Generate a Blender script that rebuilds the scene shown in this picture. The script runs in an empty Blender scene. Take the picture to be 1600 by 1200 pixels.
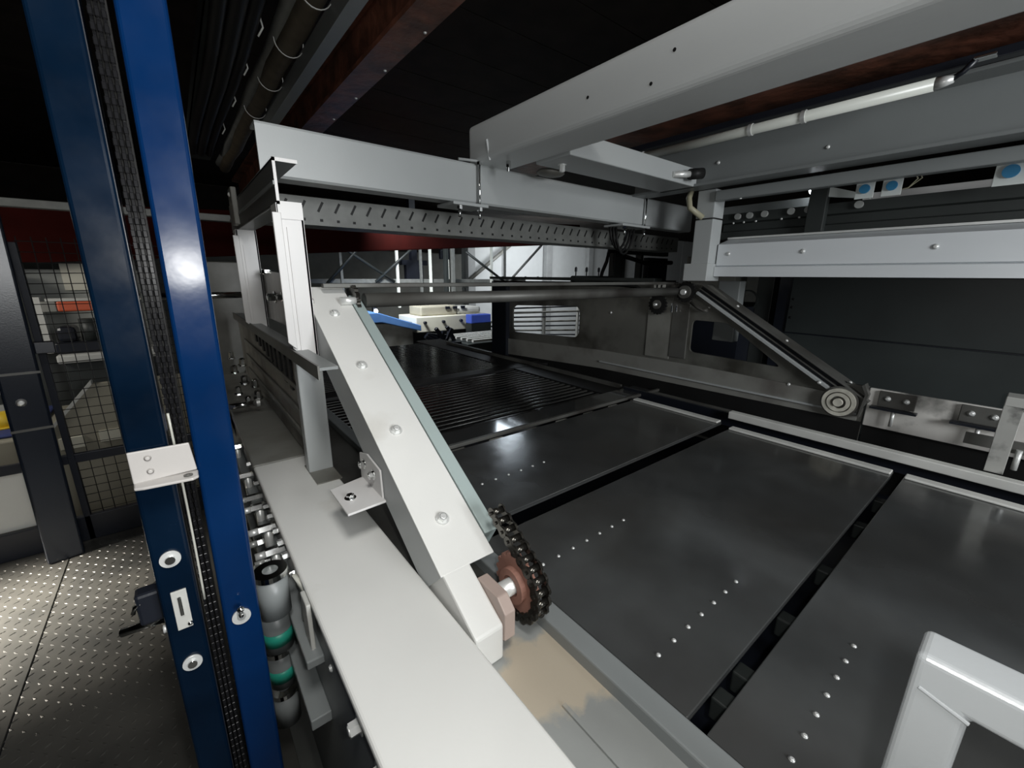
import bpy, bmesh, math, random
from mathutils import Vector, Matrix
random.seed(7)
S = bpy.context.scene
COL = S.collection

# ------------------------------------------------------------------ camera, world, light
cam_d = bpy.data.cameras.new('camera')
cam = bpy.data.objects.new('camera', cam_d); COL.objects.link(cam)
cam_d.sensor_fit = 'HORIZONTAL'; cam_d.sensor_width = 36.0
cam_d.lens = 36.0 * 650.47 / 1600.0
cam_d.clip_start = 0.02; cam_d.clip_end = 200
RM = ((0.78449341, 0.14986784, -0.60175553), (-0.62008916, 0.20164553, -0.75817446), (0.00771534, 0.96792495, 0.25112102))
cam.matrix_world = Matrix.Translation((0, 0, 0.5)) @ Matrix(RM).to_4x4()
S.camera = cam
S.view_settings.view_transform = 'Standard'; S.view_settings.look = 'None'
S.view_settings.exposure = 0.0; S.view_settings.gamma = 1.0; S.view_settings.use_curve_mapping = False
w = bpy.data.worlds.new('world'); S.world = w; w.use_nodes = True
w.node_tree.nodes['Background'].inputs[0].default_value = (0.75, 0.85, 0.9, 1)
w.node_tree.nodes['Background'].inputs[1].default_value = 0.012

def light(name, typ, loc, energy, size=0.1, color=(1, 1, 1), target=None, size_y=None, spread=None):
    d = bpy.data.lights.new(name, typ); d.energy = energy; d.color = color
    if typ == 'AREA':
        d.size = size
        if size_y: d.shape = 'RECTANGLE'; d.size_y = size_y
        if spread: d.spread = spread
    else: d.shadow_soft_size = size
    o = bpy.data.objects.new(name, d); COL.objects.link(o); o.location = loc
    if target is not None:
        o.rotation_euler = (Vector(target) - Vector(loc)).to_track_quat('-Z', 'Y').to_euler()
    return o
# the photographer's flash, just beside the lens
light('flash', 'POINT', (0.03, -0.035, 0.515), 8.0, 0.012, (1.0, 1.0, 0.98))
# added unseen fill lights: one behind the photographer, one overhead
light('fill_light', 'AREA', (0.75, -2.2, 0.85), 60, 0.9, (0.95, 0.98, 1.0), target=(1.6, 0.8, 0.2))
light('fill_light', 'AREA', (0.0, -0.4, 1.75), 9, 0.4, (1.0, 0.99, 0.96), target=(0.35, 0.8, 0.0), spread=2.2)
# hall lamps far behind the machine
light('hall_lamp', 'AREA', (7.5, 7.6, 1.7), 120, 2.0, (0.93, 0.97, 1.0), target=(8.0, 9.5, 0.3))
light('hall_lamp', 'AREA', (-1.5, 2.95, 0.75), 9, 0.4, (1.0, 0.97, 0.9), target=(-0.6, 4.2, -0.2))
light('hall_lamp', 'AREA', (1.9, 4.9, 1.5), 60, 0.6, (0.93, 0.97, 1.0), target=(3.2, 5.6, -0.3), spread=1.8)
light('floor_glow_light', 'AREA', (-1.25, 1.95, 0.1), 11, 0.12, (1.0, 0.94, 0.84), target=(-0.70, 1.82, -0.56), spread=0.85)  # added out-of-frame light, put there to brighten the tread floor

# ------------------------------------------------------------------ materials
MATS = {}
SPEC = {'blue_gloss_paint': 0.2, 'dark_blue_gloss_paint': 0.15, 'black_rubber': 0.25, 'wet_black_rubber': 0.15, 'ceiling_boards': 0.1, 'red_paint': 0.1}
def mat(name, col, rough=0.5, metal=0.0, var=0.08, vs=6.0, bump=0.02, bs=180.0, col2=None, mix=(0.45, 0.62), emit=None, stretch=None, rvar=0.0, ms=3.0):
    m = bpy.data.materials.new(name); m.use_nodes = True; MATS[name] = m
    nt = m.node_tree; N = nt.nodes; L = nt.links
    b = N['Principled BSDF']
    b.inputs['Roughness'].default_value = rough; b.inputs['Metallic'].default_value = metal
    b.inputs['Specular IOR Level'].default_value = SPEC.get(name, 0.5)
    tc = N.new('ShaderNodeTexCoord'); mp = N.new('ShaderNodeMapping'); L.new(tc.outputs['Object'], mp.inputs[0])
    if stretch: mp.inputs['Scale'].default_value = stretch
    n1 = N.new('ShaderNodeTexNoise'); n1.inputs['Scale'].default_value = vs; n1.inputs['Detail'].default_value = 6
    L.new(mp.outputs[0], n1.inputs['Vector'])
    r = N.new('ShaderNodeValToRGB')
    c = Vector(col)
    r.color_ramp.elements[0].position = 0.3; r.color_ramp.elements[1].position = 0.7
    r.color_ramp.elements[0].color = (*(c * (1 - var)), 1); r.color_ramp.elements[1].color = (*(c * (1 + var)), 1)
    L.new(n1.outputs['Fac'], r.inputs[0]); out = r.outputs[0]
    if col2:
        n2 = N.new('ShaderNodeTexNoise'); n2.inputs['Scale'].default_value = ms; n2.inputs['Detail'].default_value = 8
        L.new(mp.outputs[0], n2.inputs['Vector'])
        r2 = N.new('ShaderNodeValToRGB'); r2.color_ramp.elements[0].position = mix[0]; r2.color_ramp.elements[1].position = mix[1]
        L.new(n2.outputs['Fac'], r2.inputs[0])
        mx = N.new('ShaderNodeMix'); mx.data_type = 'RGBA'
        L.new(r2.outputs[0], mx.inputs['Factor']); L.new(out, mx.inputs['A']); mx.inputs['B'].default_value = (*col2, 1)
        out = mx.outputs['Result']
    L.new(out, b.inputs['Base Color'])
    if rvar:
        mr = N.new('ShaderNodeMapRange'); mr.inputs['From Min'].default_value = 0.3; mr.inputs['From Max'].default_value = 0.7
        mr.inputs['To Min'].default_value = rough - rvar; mr.inputs['To Max'].default_value = rough + rvar
        n4 = N.new('ShaderNodeTexNoise'); n4.inputs['Scale'].default_value = vs * 1.7; n4.inputs['Detail'].default_value = 7
        L.new(mp.outputs[0], n4.inputs['Vector']); L.new(n4.outputs['Fac'], mr.inputs['Value']); L.new(mr.outputs[0], b.inputs['Roughness'])
    if bump:
        n3 = N.new('ShaderNodeTexNoise'); n3.inputs['Scale'].default_value = bs; n3.inputs['Detail'].default_value = 3
        L.new(mp.outputs[0], n3.inputs['Vector'])
        bp = N.new('ShaderNodeBump'); bp.inputs['Strength'].default_value = bump; bp.inputs['Distance'].default_value = 0.01
        L.new(n3.outputs['Fac'], bp.inputs['Height']); L.new(bp.outputs[0], b.inputs['Normal'])
    if emit:
        b.inputs['Emission Color'].default_value = (*emit[:3], 1); b.inputs['Emission Strength'].default_value = emit[3]
    return m
white_paint = mat('white_paint', (0.70, 0.70, 0.675), 0.45, col2=(0.52, 0.50, 0.45), mix=(0.60, 0.80), ms=5, vs=3, var=0.05)
bracket_paint = mat('bracket_paint', (0.66, 0.65, 0.64), 0.35, var=0.03)
grey_paint = mat('grey_paint', (0.21, 0.225, 0.225), 0.38, var=0.05, vs=4)
shaded_web_grey = mat('shaded_web_grey', (0.08, 0.083, 0.08), 0.5, var=0.2, stretch=(1, .2, 1))  # channel web only: grey darkened to hold the shade on that side
keeper_paint = mat('keeper_paint', (0.46, 0.44, 0.42), 0.35, var=0.03)
beam_paint = mat('beam_paint', (0.40, 0.42, 0.42), 0.36, var=0.05, vs=3, stretch=(1, 0.3, 1))
dirty_grey = mat('dirty_grey', (0.22, 0.22, 0.20), 0.45, col2=(0.10, 0.095, 0.08), mix=(0.45, 0.7), ms=4)
dull_steel = mat('dull_steel', (0.13, 0.13, 0.12), 0.45, 0.3, col2=(0.05, 0.045, 0.04), mix=(0.45, 0.7), ms=4)
frame_plate = mat('frame_plate', (0.15, 0.15, 0.135), 0.42, 0.2, col2=(0.05, 0.048, 0.04), mix=(0.45, 0.7), ms=5)
pale_green = mat('pale_green_strip', (0.36, 0.43, 0.42), 0.4, var=0.05)
stained_floor = mat('stained_channel', (0.30, 0.31, 0.30), 0.4, 0.1, col2=(0.48, 0.42, 0.33), mix=(0.50, 0.56), ms=7)
plate_metal = mat('dark_sheet_steel', (0.13, 0.135, 0.135), 0.17, 0.6, var=0.25, vs=5, bump=0.0, rvar=0.06, col2=(0.10, 0.097, 0.09), mix=(0.45, 0.75))
plate_edge = mat('worn_plate_edge', (0.78, 0.78, 0.74), 0.35, 0.15, var=0.15)
slat_metal = mat('slat_steel', (0.20, 0.20, 0.195), 0.16, 0.95, var=0.1, bump=0.0)
zinc = mat('zinc', (0.78, 0.79, 0.77), 0.35, 0.45, var=0.08, bump=0.0)
chrome = mat('chrome', (0.75, 0.76, 0.75), 0.12, 1.0, var=0.03, bump=0.0)
rust_brown = mat('rust_brown', (0.20, 0.075, 0.045), 0.45, col2=(0.08, 0.035, 0.022), mix=(0.4, 0.6), ms=8, var=0.25, vs=14, bump=0.3, bs=30)
ceil_dark = mat('ceiling_boards', (0.014, 0.011, 0.009), 0.7, var=0.3)
red_beam = mat('red_paint', (0.030, 0.003, 0.002), 0.9, var=0.15)
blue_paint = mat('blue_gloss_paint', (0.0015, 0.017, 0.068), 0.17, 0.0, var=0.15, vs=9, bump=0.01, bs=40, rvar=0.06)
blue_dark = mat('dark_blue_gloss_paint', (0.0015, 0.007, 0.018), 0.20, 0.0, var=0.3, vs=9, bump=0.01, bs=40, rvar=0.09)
black_paint = mat('black_paint', (0.010, 0.012, 0.018), 0.35, var=0.1)
black_rubber = mat('black_rubber', (0.012, 0.012, 0.012), 0.5, var=0.2)
chain_steel = mat('oily_chain_steel', (0.09, 0.085, 0.075), 0.25, 0.9, var=0.3, vs=50)
sprocket_red = mat('primer_red', (0.33, 0.17, 0.13), 0.55, var=0.15, vs=30)
dark_panel = mat('anthracite_panel', (0.028, 0.034, 0.034), 0.42, var=0.12, bump=0.05, bs=400)
dark_teal = mat('dark_steel_frame', (0.022, 0.026, 0.025), 0.5, var=0.15)
wall_paint = mat('hall_wall_paint', (0.62, 0.64, 0.64), 0.8, var=0.03)
wall_grey = mat('hall_wall_grey', (0.20, 0.20, 0.18), 0.8, var=0.1)
tube_white = mat('lamp_tube_white', (0.72, 0.74, 0.68), 0.3, var=0.02, bump=0)
tag_white = mat('tag_white', (0.66, 0.70, 0.68), 0.5, var=0.02)
tag_blue = mat('tag_blue', (0.04, 0.22, 0.42), 0.4, var=0.05)
cream = mat('cream_enamel', (0.62, 0.60, 0.50), 0.5, var=0.04)
tarp_blue = mat('blue_tarpaulin', (0.10, 0.24, 0.55), 0.6, var=0.1)
bright_blue = mat('bright_blue_cover', (0.07, 0.13, 0.60), 0.5, var=0.05)
orange = mat('orange_red_paint', (0.55, 0.10, 0.04), 0.5, var=0.08)
yellow = mat('yellow_plastic', (0.62, 0.42, 0.02), 0.5, var=0.05)
dull_white = mat('dull_white_board', (0.48, 0.48, 0.45), 0.6, var=0.05)
beige = mat('beige_board', (0.30, 0.28, 0.22), 0.7, var=0.08)
lilac = mat('lilac_plastic', (0.36, 0.38, 0.50), 0.5, var=0.03)
teal_band = mat('teal_green_band', (0.02, 0.28, 0.20), 0.4, var=0.04)
clear_tube = mat('milky_air_hose', (0.45, 0.45, 0.40), 0.3, var=0.05)
wire_mat = mat('dark_wire', (0.03, 0.03, 0.03), 0.4, 0.4)
kapton = mat('tan_hose', (0.36, 0.34, 0.24), 0.4)
galv = mat('galvanised_tray', (0.17, 0.175, 0.165), 0.5, 0.2, var=0.15, vs=20)
bundle = mat('brown_cable_bundle', (0.07, 0.055, 0.035), 0.6, var=0.3, vs=20)
lampglass = mat('lit_lamp', (0.9, 0.95, 1.0), 0.3, emit=(0.9, 0.95, 1.0, 14.0), bump=0)
litwhite = mat('backlit_tube', (0.9, 0.95, 0.9), 0.3, emit=(0.95, 1.0, 0.93, 1.6), bump=0)

def floor_mat():
    m = bpy.data.materials.new('tread_plate_steel'); m.use_nodes = True; nt = m.node_tree; N = nt.nodes; L = nt.links
    b = N['Principled BSDF']; b.inputs['Metallic'].default_value = 0.5
    b.inputs['Base Color'].default_value = (0.085, 0.082, 0.078, 1); b.inputs['Roughness'].default_value = 0.36
    tc = N.new('ShaderNodeTexCoord')
    out = None
    for ang, off in ((0.6, 0.0), (-0.9, 0.5)):
        mp = N.new('ShaderNodeMapping'); mp.inputs['Rotation'].default_value = (0, 0, ang); mp.inputs['Scale'].default_value = (34, 62, 1)
        mp.inputs['Location'].default_value = (off, off, 0)
        L.new(tc.outputs['Object'], mp.inputs[0])
        v = N.new('ShaderNodeTexVoronoi'); v.inputs['Randomness'].default_value = 0.0; v.inputs['Scale'].default_value = 1.0
        L.new(mp.outputs[0], v.inputs['Vector'])
        mr = N.new('ShaderNodeMapRange'); mr.inputs['From Min'].default_value = 0.12; mr.inputs['From Max'].default_value = 0.38
        mr.inputs['To Min'].default_value = 1; mr.inputs['To Max'].default_value = 0
        L.new(v.outputs['Distance'], mr.inputs['Value'])
        if out is None: out = mr.outputs[0]
        else:
            mx = N.new('ShaderNodeMath'); mx.operation = 'MAXIMUM'; L.new(out, mx.inputs[0]); L.new(mr.outputs[0], mx.inputs[1]); out = mx.outputs[0]
    bp = N.new('ShaderNodeBump'); bp.inputs['Strength'].default_value = 0.05; bp.inputs['Distance'].default_value = 0.001
    L.new(out, bp.inputs['Height']); L.new(bp.outputs[0], b.inputs['Normal'])
    n = N.new('ShaderNodeTexNoise'); n.inputs['Scale'].default_value = 3; n.inputs['Detail'].default_value = 6; L.new(tc.outputs['Object'], n.inputs['Vector'])
    r = N.new('ShaderNodeValToRGB'); r.color_ramp.elements[0].color = (0.06, 0.06, 0.057, 1); r.color_ramp.elements[1].color = (0.15, 0.145, 0.13, 1)
    r.color_ramp.elements[0].position = 0.35; r.color_ramp.elements[1].position = 0.7
    L.new(n.outputs['Fac'], r.inputs[0]); L.new(r.outputs[0], b.inputs['Base Color'])
    return m
tread = floor_mat()

# ------------------------------------------------------------------ builders
ORG = {}
class B:
    def __init__(s): s.bm = bmesh.new()
    def _add(s, vs, fs, M=None):
        V = [s.bm.verts.new(M @ Vector(v) if M else v) for v in vs]
        for f in fs:
            try: s.bm.faces.new([V[i] for i in f])
            except ValueError: pass
        return V
    def box(s, x0, x1, y0, y1, z0, z1, M=None, bev=0.0, seg=2):
        t = bmesh.new()
        bmesh.ops.create_cube(t, size=1.0)
        for v in t.verts: v.co = Vector(((x0 + x1) / 2 + v.co.x * (x1 - x0), (y0 + y1) / 2 + v.co.y * (y1 - y0), (z0 + z1) / 2 + v.co.z * (z1 - z0)))
        if bev: bmesh.ops.bevel(t, geom=t.edges[:], offset=bev, segments=seg, profile=0.5, affect='EDGES')
        s._merge(t, M); return s
    def _merge(s, t, M=None):
        if M: bmesh.ops.transform(t, matrix=M, verts=t.verts)
        mp = {v: s.bm.verts.new(v.co) for v in t.verts}
        for f in t.faces:
            nf = s.bm.faces.new([mp[v] for v in f.verts]); nf.smooth = f.smooth
        t.free()
    def prism(s, pts, axis, a, b, bev=0.0, M=None, seg=2):
        # pts: 2-D outline in the two remaining axes (order y,z / x,z / x,y)
        def p3(u, v, t): return {'x': (t, u, v), 'y': (u, t, v), 'z': (u, v, t)}[axis]
        t = bmesh.new()
        A = [t.verts.new(p3(u, v, a)) for u, v in pts]; Bv = [t.verts.new(p3(u, v, b)) for u, v in pts]
        n = len(pts)
        t.faces.new(A); t.faces.new(Bv[::-1])
        for i in range(n): t.faces.new([A[i], Bv[i], Bv[(i + 1) % n], A[(i + 1) % n]])
        bmesh.ops.recalc_face_normals(t, faces=t.faces[:])
        if bev: bmesh.ops.bevel(t, geom=t.edges[:], offset=bev, segments=seg, profile=0.5, affect='EDGES')
        s._merge(t, M); return s
    def cyl(s, p0, p1, r, n=16, r2=None, cap=True):
        p0 = Vector(p0); p1 = Vector(p1); d = (p1 - p0); q = d.to_track_quat('Z', 'Y')
        r2 = r if r2 is None else r2
        a = []; b = []
        for i in range(n):
            t = 2 * math.pi * i / n; u = Vector((math.cos(t), math.sin(t), 0))
            a.append(s.bm.verts.new(p0 + q @ (u * r))); b.append(s.bm.verts.new(p1 + q @ (u * r2)))
        for i in range(n):
            f = s.bm.faces.new([a[i], a[(i + 1) % n], b[(i + 1) % n], b[i]]); f.smooth = n > 8
        if cap:
            s.bm.faces.new(a[::-1]); s.bm.faces.new(b)
        return s
    def ring(s, c, ax, r0, r1, h, n=28):
        # washer / annulus: centre c, axis ax, thickness h
        c = Vector(c); ax = Vector(ax).normalized(); q = ax.to_track_quat('Z', 'Y')
        rows = []
        for (r, z) in ((r0, -h / 2), (r1, -h / 2), (r1, h / 2), (r0, h / 2)):
            rows.append([s.bm.verts.new(c + q @ Vector((math.cos(2 * math.pi * i / n) * r, math.sin(2 * math.pi * i / n) * r, z))) for i in range(n)])
        for k in range(4):
            A, C = rows[k], rows[(k + 1) % 4]
            for i in range(n): s.bm.faces.new([A[i], A[(i + 1) % n], C[(i + 1) % n], C[i]])
        return s
    def tube(s, pts, r, n=8):
        pts = [Vector(p) for p in pts]; rings = []
        for i, p in enumerate(pts):
            d = (pts[min(i + 1, len(pts) - 1)] - pts[max(i - 1, 0)]).normalized(); q = d.to_track_quat('Z', 'Y')
            rings.append([s.bm.verts.new(p + q @ Vector((math.cos(2 * math.pi * k / n) * r, math.sin(2 * math.pi * k / n) * r, 0))) for k in range(n)])
        for A, C in zip(rings, rings[1:]):
            best = min(range(n), key=lambda o: (A[0].co - C[o].co).length)
            for k in range(n):
                f = s.bm.faces.new([A[k], A[(k + 1) % n], C[(k + 1 + best) % n], C[(k + best) % n]]); f.smooth = True
        s.bm.faces.new(rings[0][::-1]); s.bm.faces.new(rings[-1]); return s
    def ball(s, c, r, sc=(1, 1, 1), n=12):
        t = bmesh.new(); bmesh.ops.create_uvsphere(t, u_segments=n, v_segments=max(6, n // 2), radius=r)
        for f in t.faces: f.smooth = True
        s._merge(t, Matrix.Translation(c) @ Matrix.Diagonal((*sc, 1))); return s
    def quad(s, a, b, c, d): s._add([a, b, c, d], [(0, 1, 2, 3)]); return s
    def make(s, name, m, parent=None, org=None):
        me = bpy.data.meshes.new(name)
        o0 = Vector(ORG[parent.name]) if parent else Vector(org or (0, 0, 0))
        bmesh.ops.recalc_face_normals(s.bm, faces=s.bm.faces[:])
        bmesh.ops.translate(s.bm, verts=s.bm.verts, vec=-o0)
        s.bm.to_mesh(me); s.bm.free(); me.materials.append(m)
        o = bpy.data.objects.new(name, me); COL.objects.link(o)
        if parent: o.parent = parent
        else: o.location = o0
        ORG[o.name] = o0
        return o
def tag(o, label, cat, group=None):
    o['label'] = label; o['category'] = cat
    if group: o['group'] = group
    return o
def thing(name, label, cat, loc, group=None):
    o = bpy.data.objects.new(name, None); COL.objects.link(o); o.location = loc; o.empty_display_size = 0.05
    ORG[o.name] = Vector(loc); return tag(o, label, cat, group)
def struct(o): o['kind'] = 'structure'; return o
def copy_tree(o, par=None):
    c = o.copy(); COL.objects.link(c); c.parent = par; ORG[c.name] = ORG[o.name]
    for ch in [x for x in o.children]: copy_tree(ch, c)
    return c
def slant(c, ax_to, up=(0, 0, 1)):
    # matrix whose local X looks along ax_to, local Z as near up as possible, origin c
    x = Vector(ax_to).normalized(); z = Vector(up); y = z.cross(x).normalized(); z = x.cross(y)
    M = Matrix((x, y, z)).transposed().to_4x4(); M.translation = Vector(c); return M
def bolt(c, ax, r, par, m=None, washer=True, name='bolt', h=None, n=6):
    # hex head with a washer and a domed end
    ax = Vector(ax).normalized(); c = Vector(c); h = h or r * 0.8
    b = B()
    if washer: b.cyl(c, c + ax * r * 0.22, r * 1.45, 20)
    b.cyl(c + ax * r * 0.2, c + ax * (r * 0.2 + h), r, n); b.cyl(c + ax * (r * 0.2 + h), c + ax * (r * 0.35 + h), r * 0.8, 12, r * 0.55)
    return b.make(name, m or zinc, par)
def rivet(c, ax, r, par, m=None, name='rivet'):
    b = B(); ax = Vector(ax).normalized(); c = Vector(c)
    b.cyl(c, c + ax * r * 0.35, r, 10, r * 0.85); b.cyl(c + ax * r * 0.35, c + ax * r * 0.6, r * 0.85, 10, r * 0.4)
    return b.make(name, m or zinc, par)

# ================================================================== SETTING
struct(B().box(-14, 18, -6, 10, -1.68, -1.6).make('floor', wall_grey))
ceil = struct(B().box(-14, 18, -6, 10, 1.90, 2.0).make('ceiling', ceil_dark))
for i in range(28):     # boards of the ceiling, running across, joints recessed
    y = -2.4 + i * 0.42
    B().box(-6, 9, y, y + 0.412, 1.86, 1.9).make('ceiling_board', ceil_dark, ceil)
wb = struct(B().box(5.3, 18, 9.5, 9.7, -1.6, 1.9).make('wall_back', wall_paint))
for i in range(7):      # cladding sheets of the bright wall, butted with open joints
    B().box(5.35 + i * 1.8, 7.12 + i * 1.8, 9.46, 9.5, -1.6, 1.88).make('cladding_sheet', wall_paint, wb)
ws = struct(B().box(-14, 5.3, 8.6, 8.8, -1.6, 1.9).make('wall_side', wall_grey))
B().box(-13.9, 5.28, 8.55, 8.6, 0.98, 1.85).make('wall_shade_sheet', ceil_dark, ws)  # dark sheet standing in for the shade on the upper wall
struct(B().box(17.9, 18.1, -6, 9.5, -1.6, 1.9).make('wall_right', wall_grey))
struct(B().box(-14.1, -13.9, -6, 9, -1.6, 1.9).make('wall_left', wall_grey))
struct(B().box(-14, 18, -6.1, -5.9, -1.6, 1.9).make('wall_front', wall_grey))

# ================================================================== LEFT SIDE BEAM OF THE MACHINE
sb = thing('side_beam', 'white box side beam along the machine edge under the slanted chain guard', 'machine beam', (0.18, 0.0, -0.5))
def cover(y0, y1, m=white_paint, z=0.0):
    # folded sheet lid: flat top with short rounded skirts
    return B().box(0.094, 0.258, y0, y1, z - 0.014, z, bev=0.005, seg=3)
cover(-0.6, 1.228).make('cover', white_paint, sb)
c2 = cover(1.236, 1.76, z=-0.001).make('cover', dirty_grey, sb); c2['label'] = 'grimy cover section at the far end'
p = B().box(0.100, 0.104, -0.6, 2.68, -0.56, -0.015).make('side_panel', grey_paint, sb); p['label'] = 'grey outer side panel'
B().box(0.250, 0.254, -0.6, 2.68, -0.14, -0.015).make('inner_panel', dirty_grey, sb)
p = B().box(0.254, 0.41, -0.6, 0.49, -0.075, -0.07).make('channel_floor', stained_floor, sb); p['label'] = 'stained channel floor with peeling tan coating'
B().box(0.254, 0.40, 0.49, 2.7, -0.075, -0.07).make('channel_floor', dull_steel, sb)
B().box(0.398, 0.434, -0.6, 2.7, -0.085, -0.047, bev=0.003).make('edge_rail', grey_paint, sb)
B().box(0.33, 0.336, -0.5, 0.30, -0.07, -0.066).make('weld_strip', stained_floor, sb)
for y, z in ((0.424, -0.041), (0.358, -0.041), (0.551, -0.022), (0.559, -0.075)):
    if y < 0.5: bolt((0.100, y, z), (-1, 0, 0), 0.009, sb, zinc, name='bolt', h=0.012)
    else: rivet((0.100, y, z), (-1, 0, 0), 0.006, sb, name='screw_head')
# fittings on the outer face
for y in (1.30, 1.16, 1.02, 0.97, 0.90, 0.85, 0.80, 0.74):
    bolt((0.100, y, -0.018), (-1, 0, 0), 0.008, sb, chrome, h=0.014)
vb = B().box(0.074, 0.100, 0.60, 1.7, -0.10, -0.085, bev=0.002).box(0.068, 0.100, 0.60, 1.7, -0.22, -0.20, bev=0.002)
vb.make('mounting_rail', grey_paint, sb)
random.seed(3)
for i, (y, zz, k) in enumerate(((0.88, -0.05, 0), (0.93, -0.10, 1), (0.97, -0.045, 0), (1.05, -0.12, 1), (1.09, -0.05, 0), (1.19, -0.07, 1), (1.30, -0.05, 0), (1.42, -0.10, 1), (1.55, -0.05, 0))):
    cylb = thing('pneumatic_fitting', 'small chrome push-in fitting in the row beside the white side beam', 'fitting', (0.07, y, zz), 'chrome fittings along the side beam')
    B().cyl((0.100, y, zz), (0.064, y, zz), 0.011, 6).make('hex_body', chrome, cylb)
    B().cyl((0.066, y, zz), (0.046, y, zz), 0.0075, 14).make('collar', zinc, cylb)
    if k: B().tube([(0.048, y, zz), (0.038, y, zz - 0.02), (0.042, y, zz - 0.07), (0.07, y + 0.01, zz - 0.16)], 0.004, 8).make('hose', clear_tube, cylb)
    else: B().cyl((0.082, y, zz), (0.082, y + 0.001, zz - 0.06), 0.0085, 14).make('stem', zinc, cylb)
for i, (z, band) in enumerate(((-0.02, 0), (-0.12, 1), (-0.235, 1), (-0.37, 0))):
    y = 0.72 + i * 0.035
    lab = ['uppermost plain grey valve body behind the right blue post', 'upper valve body with green band behind the right blue post',
           'lower valve body with green band behind the right blue post', 'lowest long grey valve body behind the right blue post'][i]
    v = thing('valve_body', lab, 'valve', (0.06, y, z), 'valve bodies beside the blue post')
    B().cyl((0.055, y, z - 0.045), (0.055, y, z + 0.030), 0.024, 24).make('barrel', grey_paint, v)
    B().ring((0.055, y, z + 0.034), (0, 0, 1), 0.012, 0.026, 0.010).make('end_ring', chrome, v)
    if band: B().cyl((0.055, y, z - 0.030), (0.055, y, z - 0.004), 0.0252, 24).make('colour_band', teal_band, v)
    B().tube([(0.088, y - .01, z + 0.02), (0.096, y - 0.03, z), (0.092, y - 0.03, z - 0.06)], 0.0045, 8).make('elbow_hose', clear_tube, v)
B().box(0.086, 0.093, 0.62, 0.66, -0.12, 0.0, bev=0.002).make('clamp_strip', dull_white, sb)

# far end behind the covers: rods, blocks, toothed strip
fb = thing('drive_bracket', 'dull polished steel bearing plate behind the two white posts', 'bracket', (0.27, 1.6, 0.0))
B().prism([(1.14, 0.34), (2.05, 0.34), (2.05, 0.52), (1.35, 0.50), (1.14, 0.44)], 'x', 0.262, 0.270, bev=0.002).make('plate', mat('polished_worn_steel', (0.34, 0.33, 0.31), 0.3, 0.6, var=0.25, vs=8, stretch=(1, 3, 1)), fb)
bolt((0.262, 1.62, 0.425), (-1, 0, 0), 0.014, fb, chrome, h=0.02)
bolt((0.262, 1.50, 0.43), (-1, 0, 0), 0.010, fb, chrome, h=0.012)
bolt((0.262, 1.90, 0.505), (0, 0, 1), 0.014, fb, chrome); bolt((0.262, 1.72, 0.50), (0, 0, 1), 0.014, fb, chrome)
sp = thing('side_plate', 'grimy horizontal side plate with dark slots under the two white posts', 'machine plate', (0.21, 1.6, 0.0))
B().box(0.196, 0.200, 0.86, 2.35, 0.298, 0.326).make('rim', dull_steel, sp)
B().box(0.200, 0.235, 0.86, 2.35, 0.316, 0.322).make('ledge', grey_paint, sp)
B().box(0.226, 0.234, 1.16, 2.5, 0.003, 0.298).make('panel', mat('grimy_light_panel', (0.26, 0.25, 0.22), 0.5, col2=(0.10, 0.09, 0.07), mix=(0.45, 0.7), ms=6), sp)
for z in (0.20, 0.13, 0.065):
    B().box(0.219, 0.226, 1.17, 2.3, z - 0.008, z + 0.008, bev=0.002).make('rib', dirty_grey, sp)
for i in range(9):
    y = 1.28 + i * 0.075
    B().box(0.2205, 0.2262, y, y + 0.035, 0.18 + i * 0.008, 0.285).make('slot', black_rubber, sp)
ln = thing('short_support_post', 'pale grey short support post standing on the side beam below the near white post', 'post', (0.23, 1.12, -0.02))
B().box(0.203, 0.262, 1.095, 1.13, 0.001, 0.298, bev=0.003).make('leg_web', beam_paint, ln)
B().box(0.203, 0.262, 1.02, 1.15, 0.0, 0.003).make('foot_plate', dirty_grey, ln)
rods = thing('clamp_rod', 'chrome rod poking out sideways past the far white post', 'rod', (0.1, 2.2, 0.40))
B().cyl((-0.05, 2.02, 0.418), (0.264, 2.02, 0.418), 0.012, 16).make('shaft', chrome, rods)
cab = thing('control_cabinet', 'grey narrow cabinet with pale strips seen past the right blue post', 'cabinet', (0.2, 2.7, -0.6))
B().box(0.02, 0.32, 2.72, 3.0, -1.6, 0.56, bev=0.005).make('body', dirty_grey, cab)
for z0, z1 in ((0.44, 0.52), (0.12, 0.40), (-0.30, 0.0)):
    B().box(0.05, 0.115, 2.70, 2.72, z0, z1, bev=0.002).make('door_strip', dull_white, cab)
for k, (y, x, z, r) in enumerate(((1.95, 0.14, 0.03, 0.010), (2.0, 0.17, 0.06, 0.012), (2.1, 0.15, 0.09, 0.010), (2.2, 0.19, 0.10, 0.012), (2.3, 0.16, 0.12, 0.010), (2.05, 0.21, 0.03, 0.012), (1.9, 0.20, 0.015, 0.012), (1.85, 0.16, 0.01, 0.01))):
    bolt((x, y, z), (0, -0.3, 1), r, sb, chrome, h=0.03)
B().box(0.10, 0.25, 1.79, 2.68, -0.09, -0.03).make('far_bed', dirty_grey, sb)
jt = thing('toggle_clamp', 'small chrome toggle at the far end of the grimy cover', 'clamp', (0.17, 1.84, 0.01))
B().cyl((0.09, 1.84, 0.012), (0.19, 1.84, 0.012), 0.011, 12).make('barrel', chrome, jt)
B().ring((0.19, 1.84, 0.012), (1, 0, 0), 0.006, 0.016, 0.012).make('ring', zinc, jt)
B().box(-0.0, 0.085, 1.80, 1.88, -0.03, 0.035, bev=0.006).make('block', lilac, jt)

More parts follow.
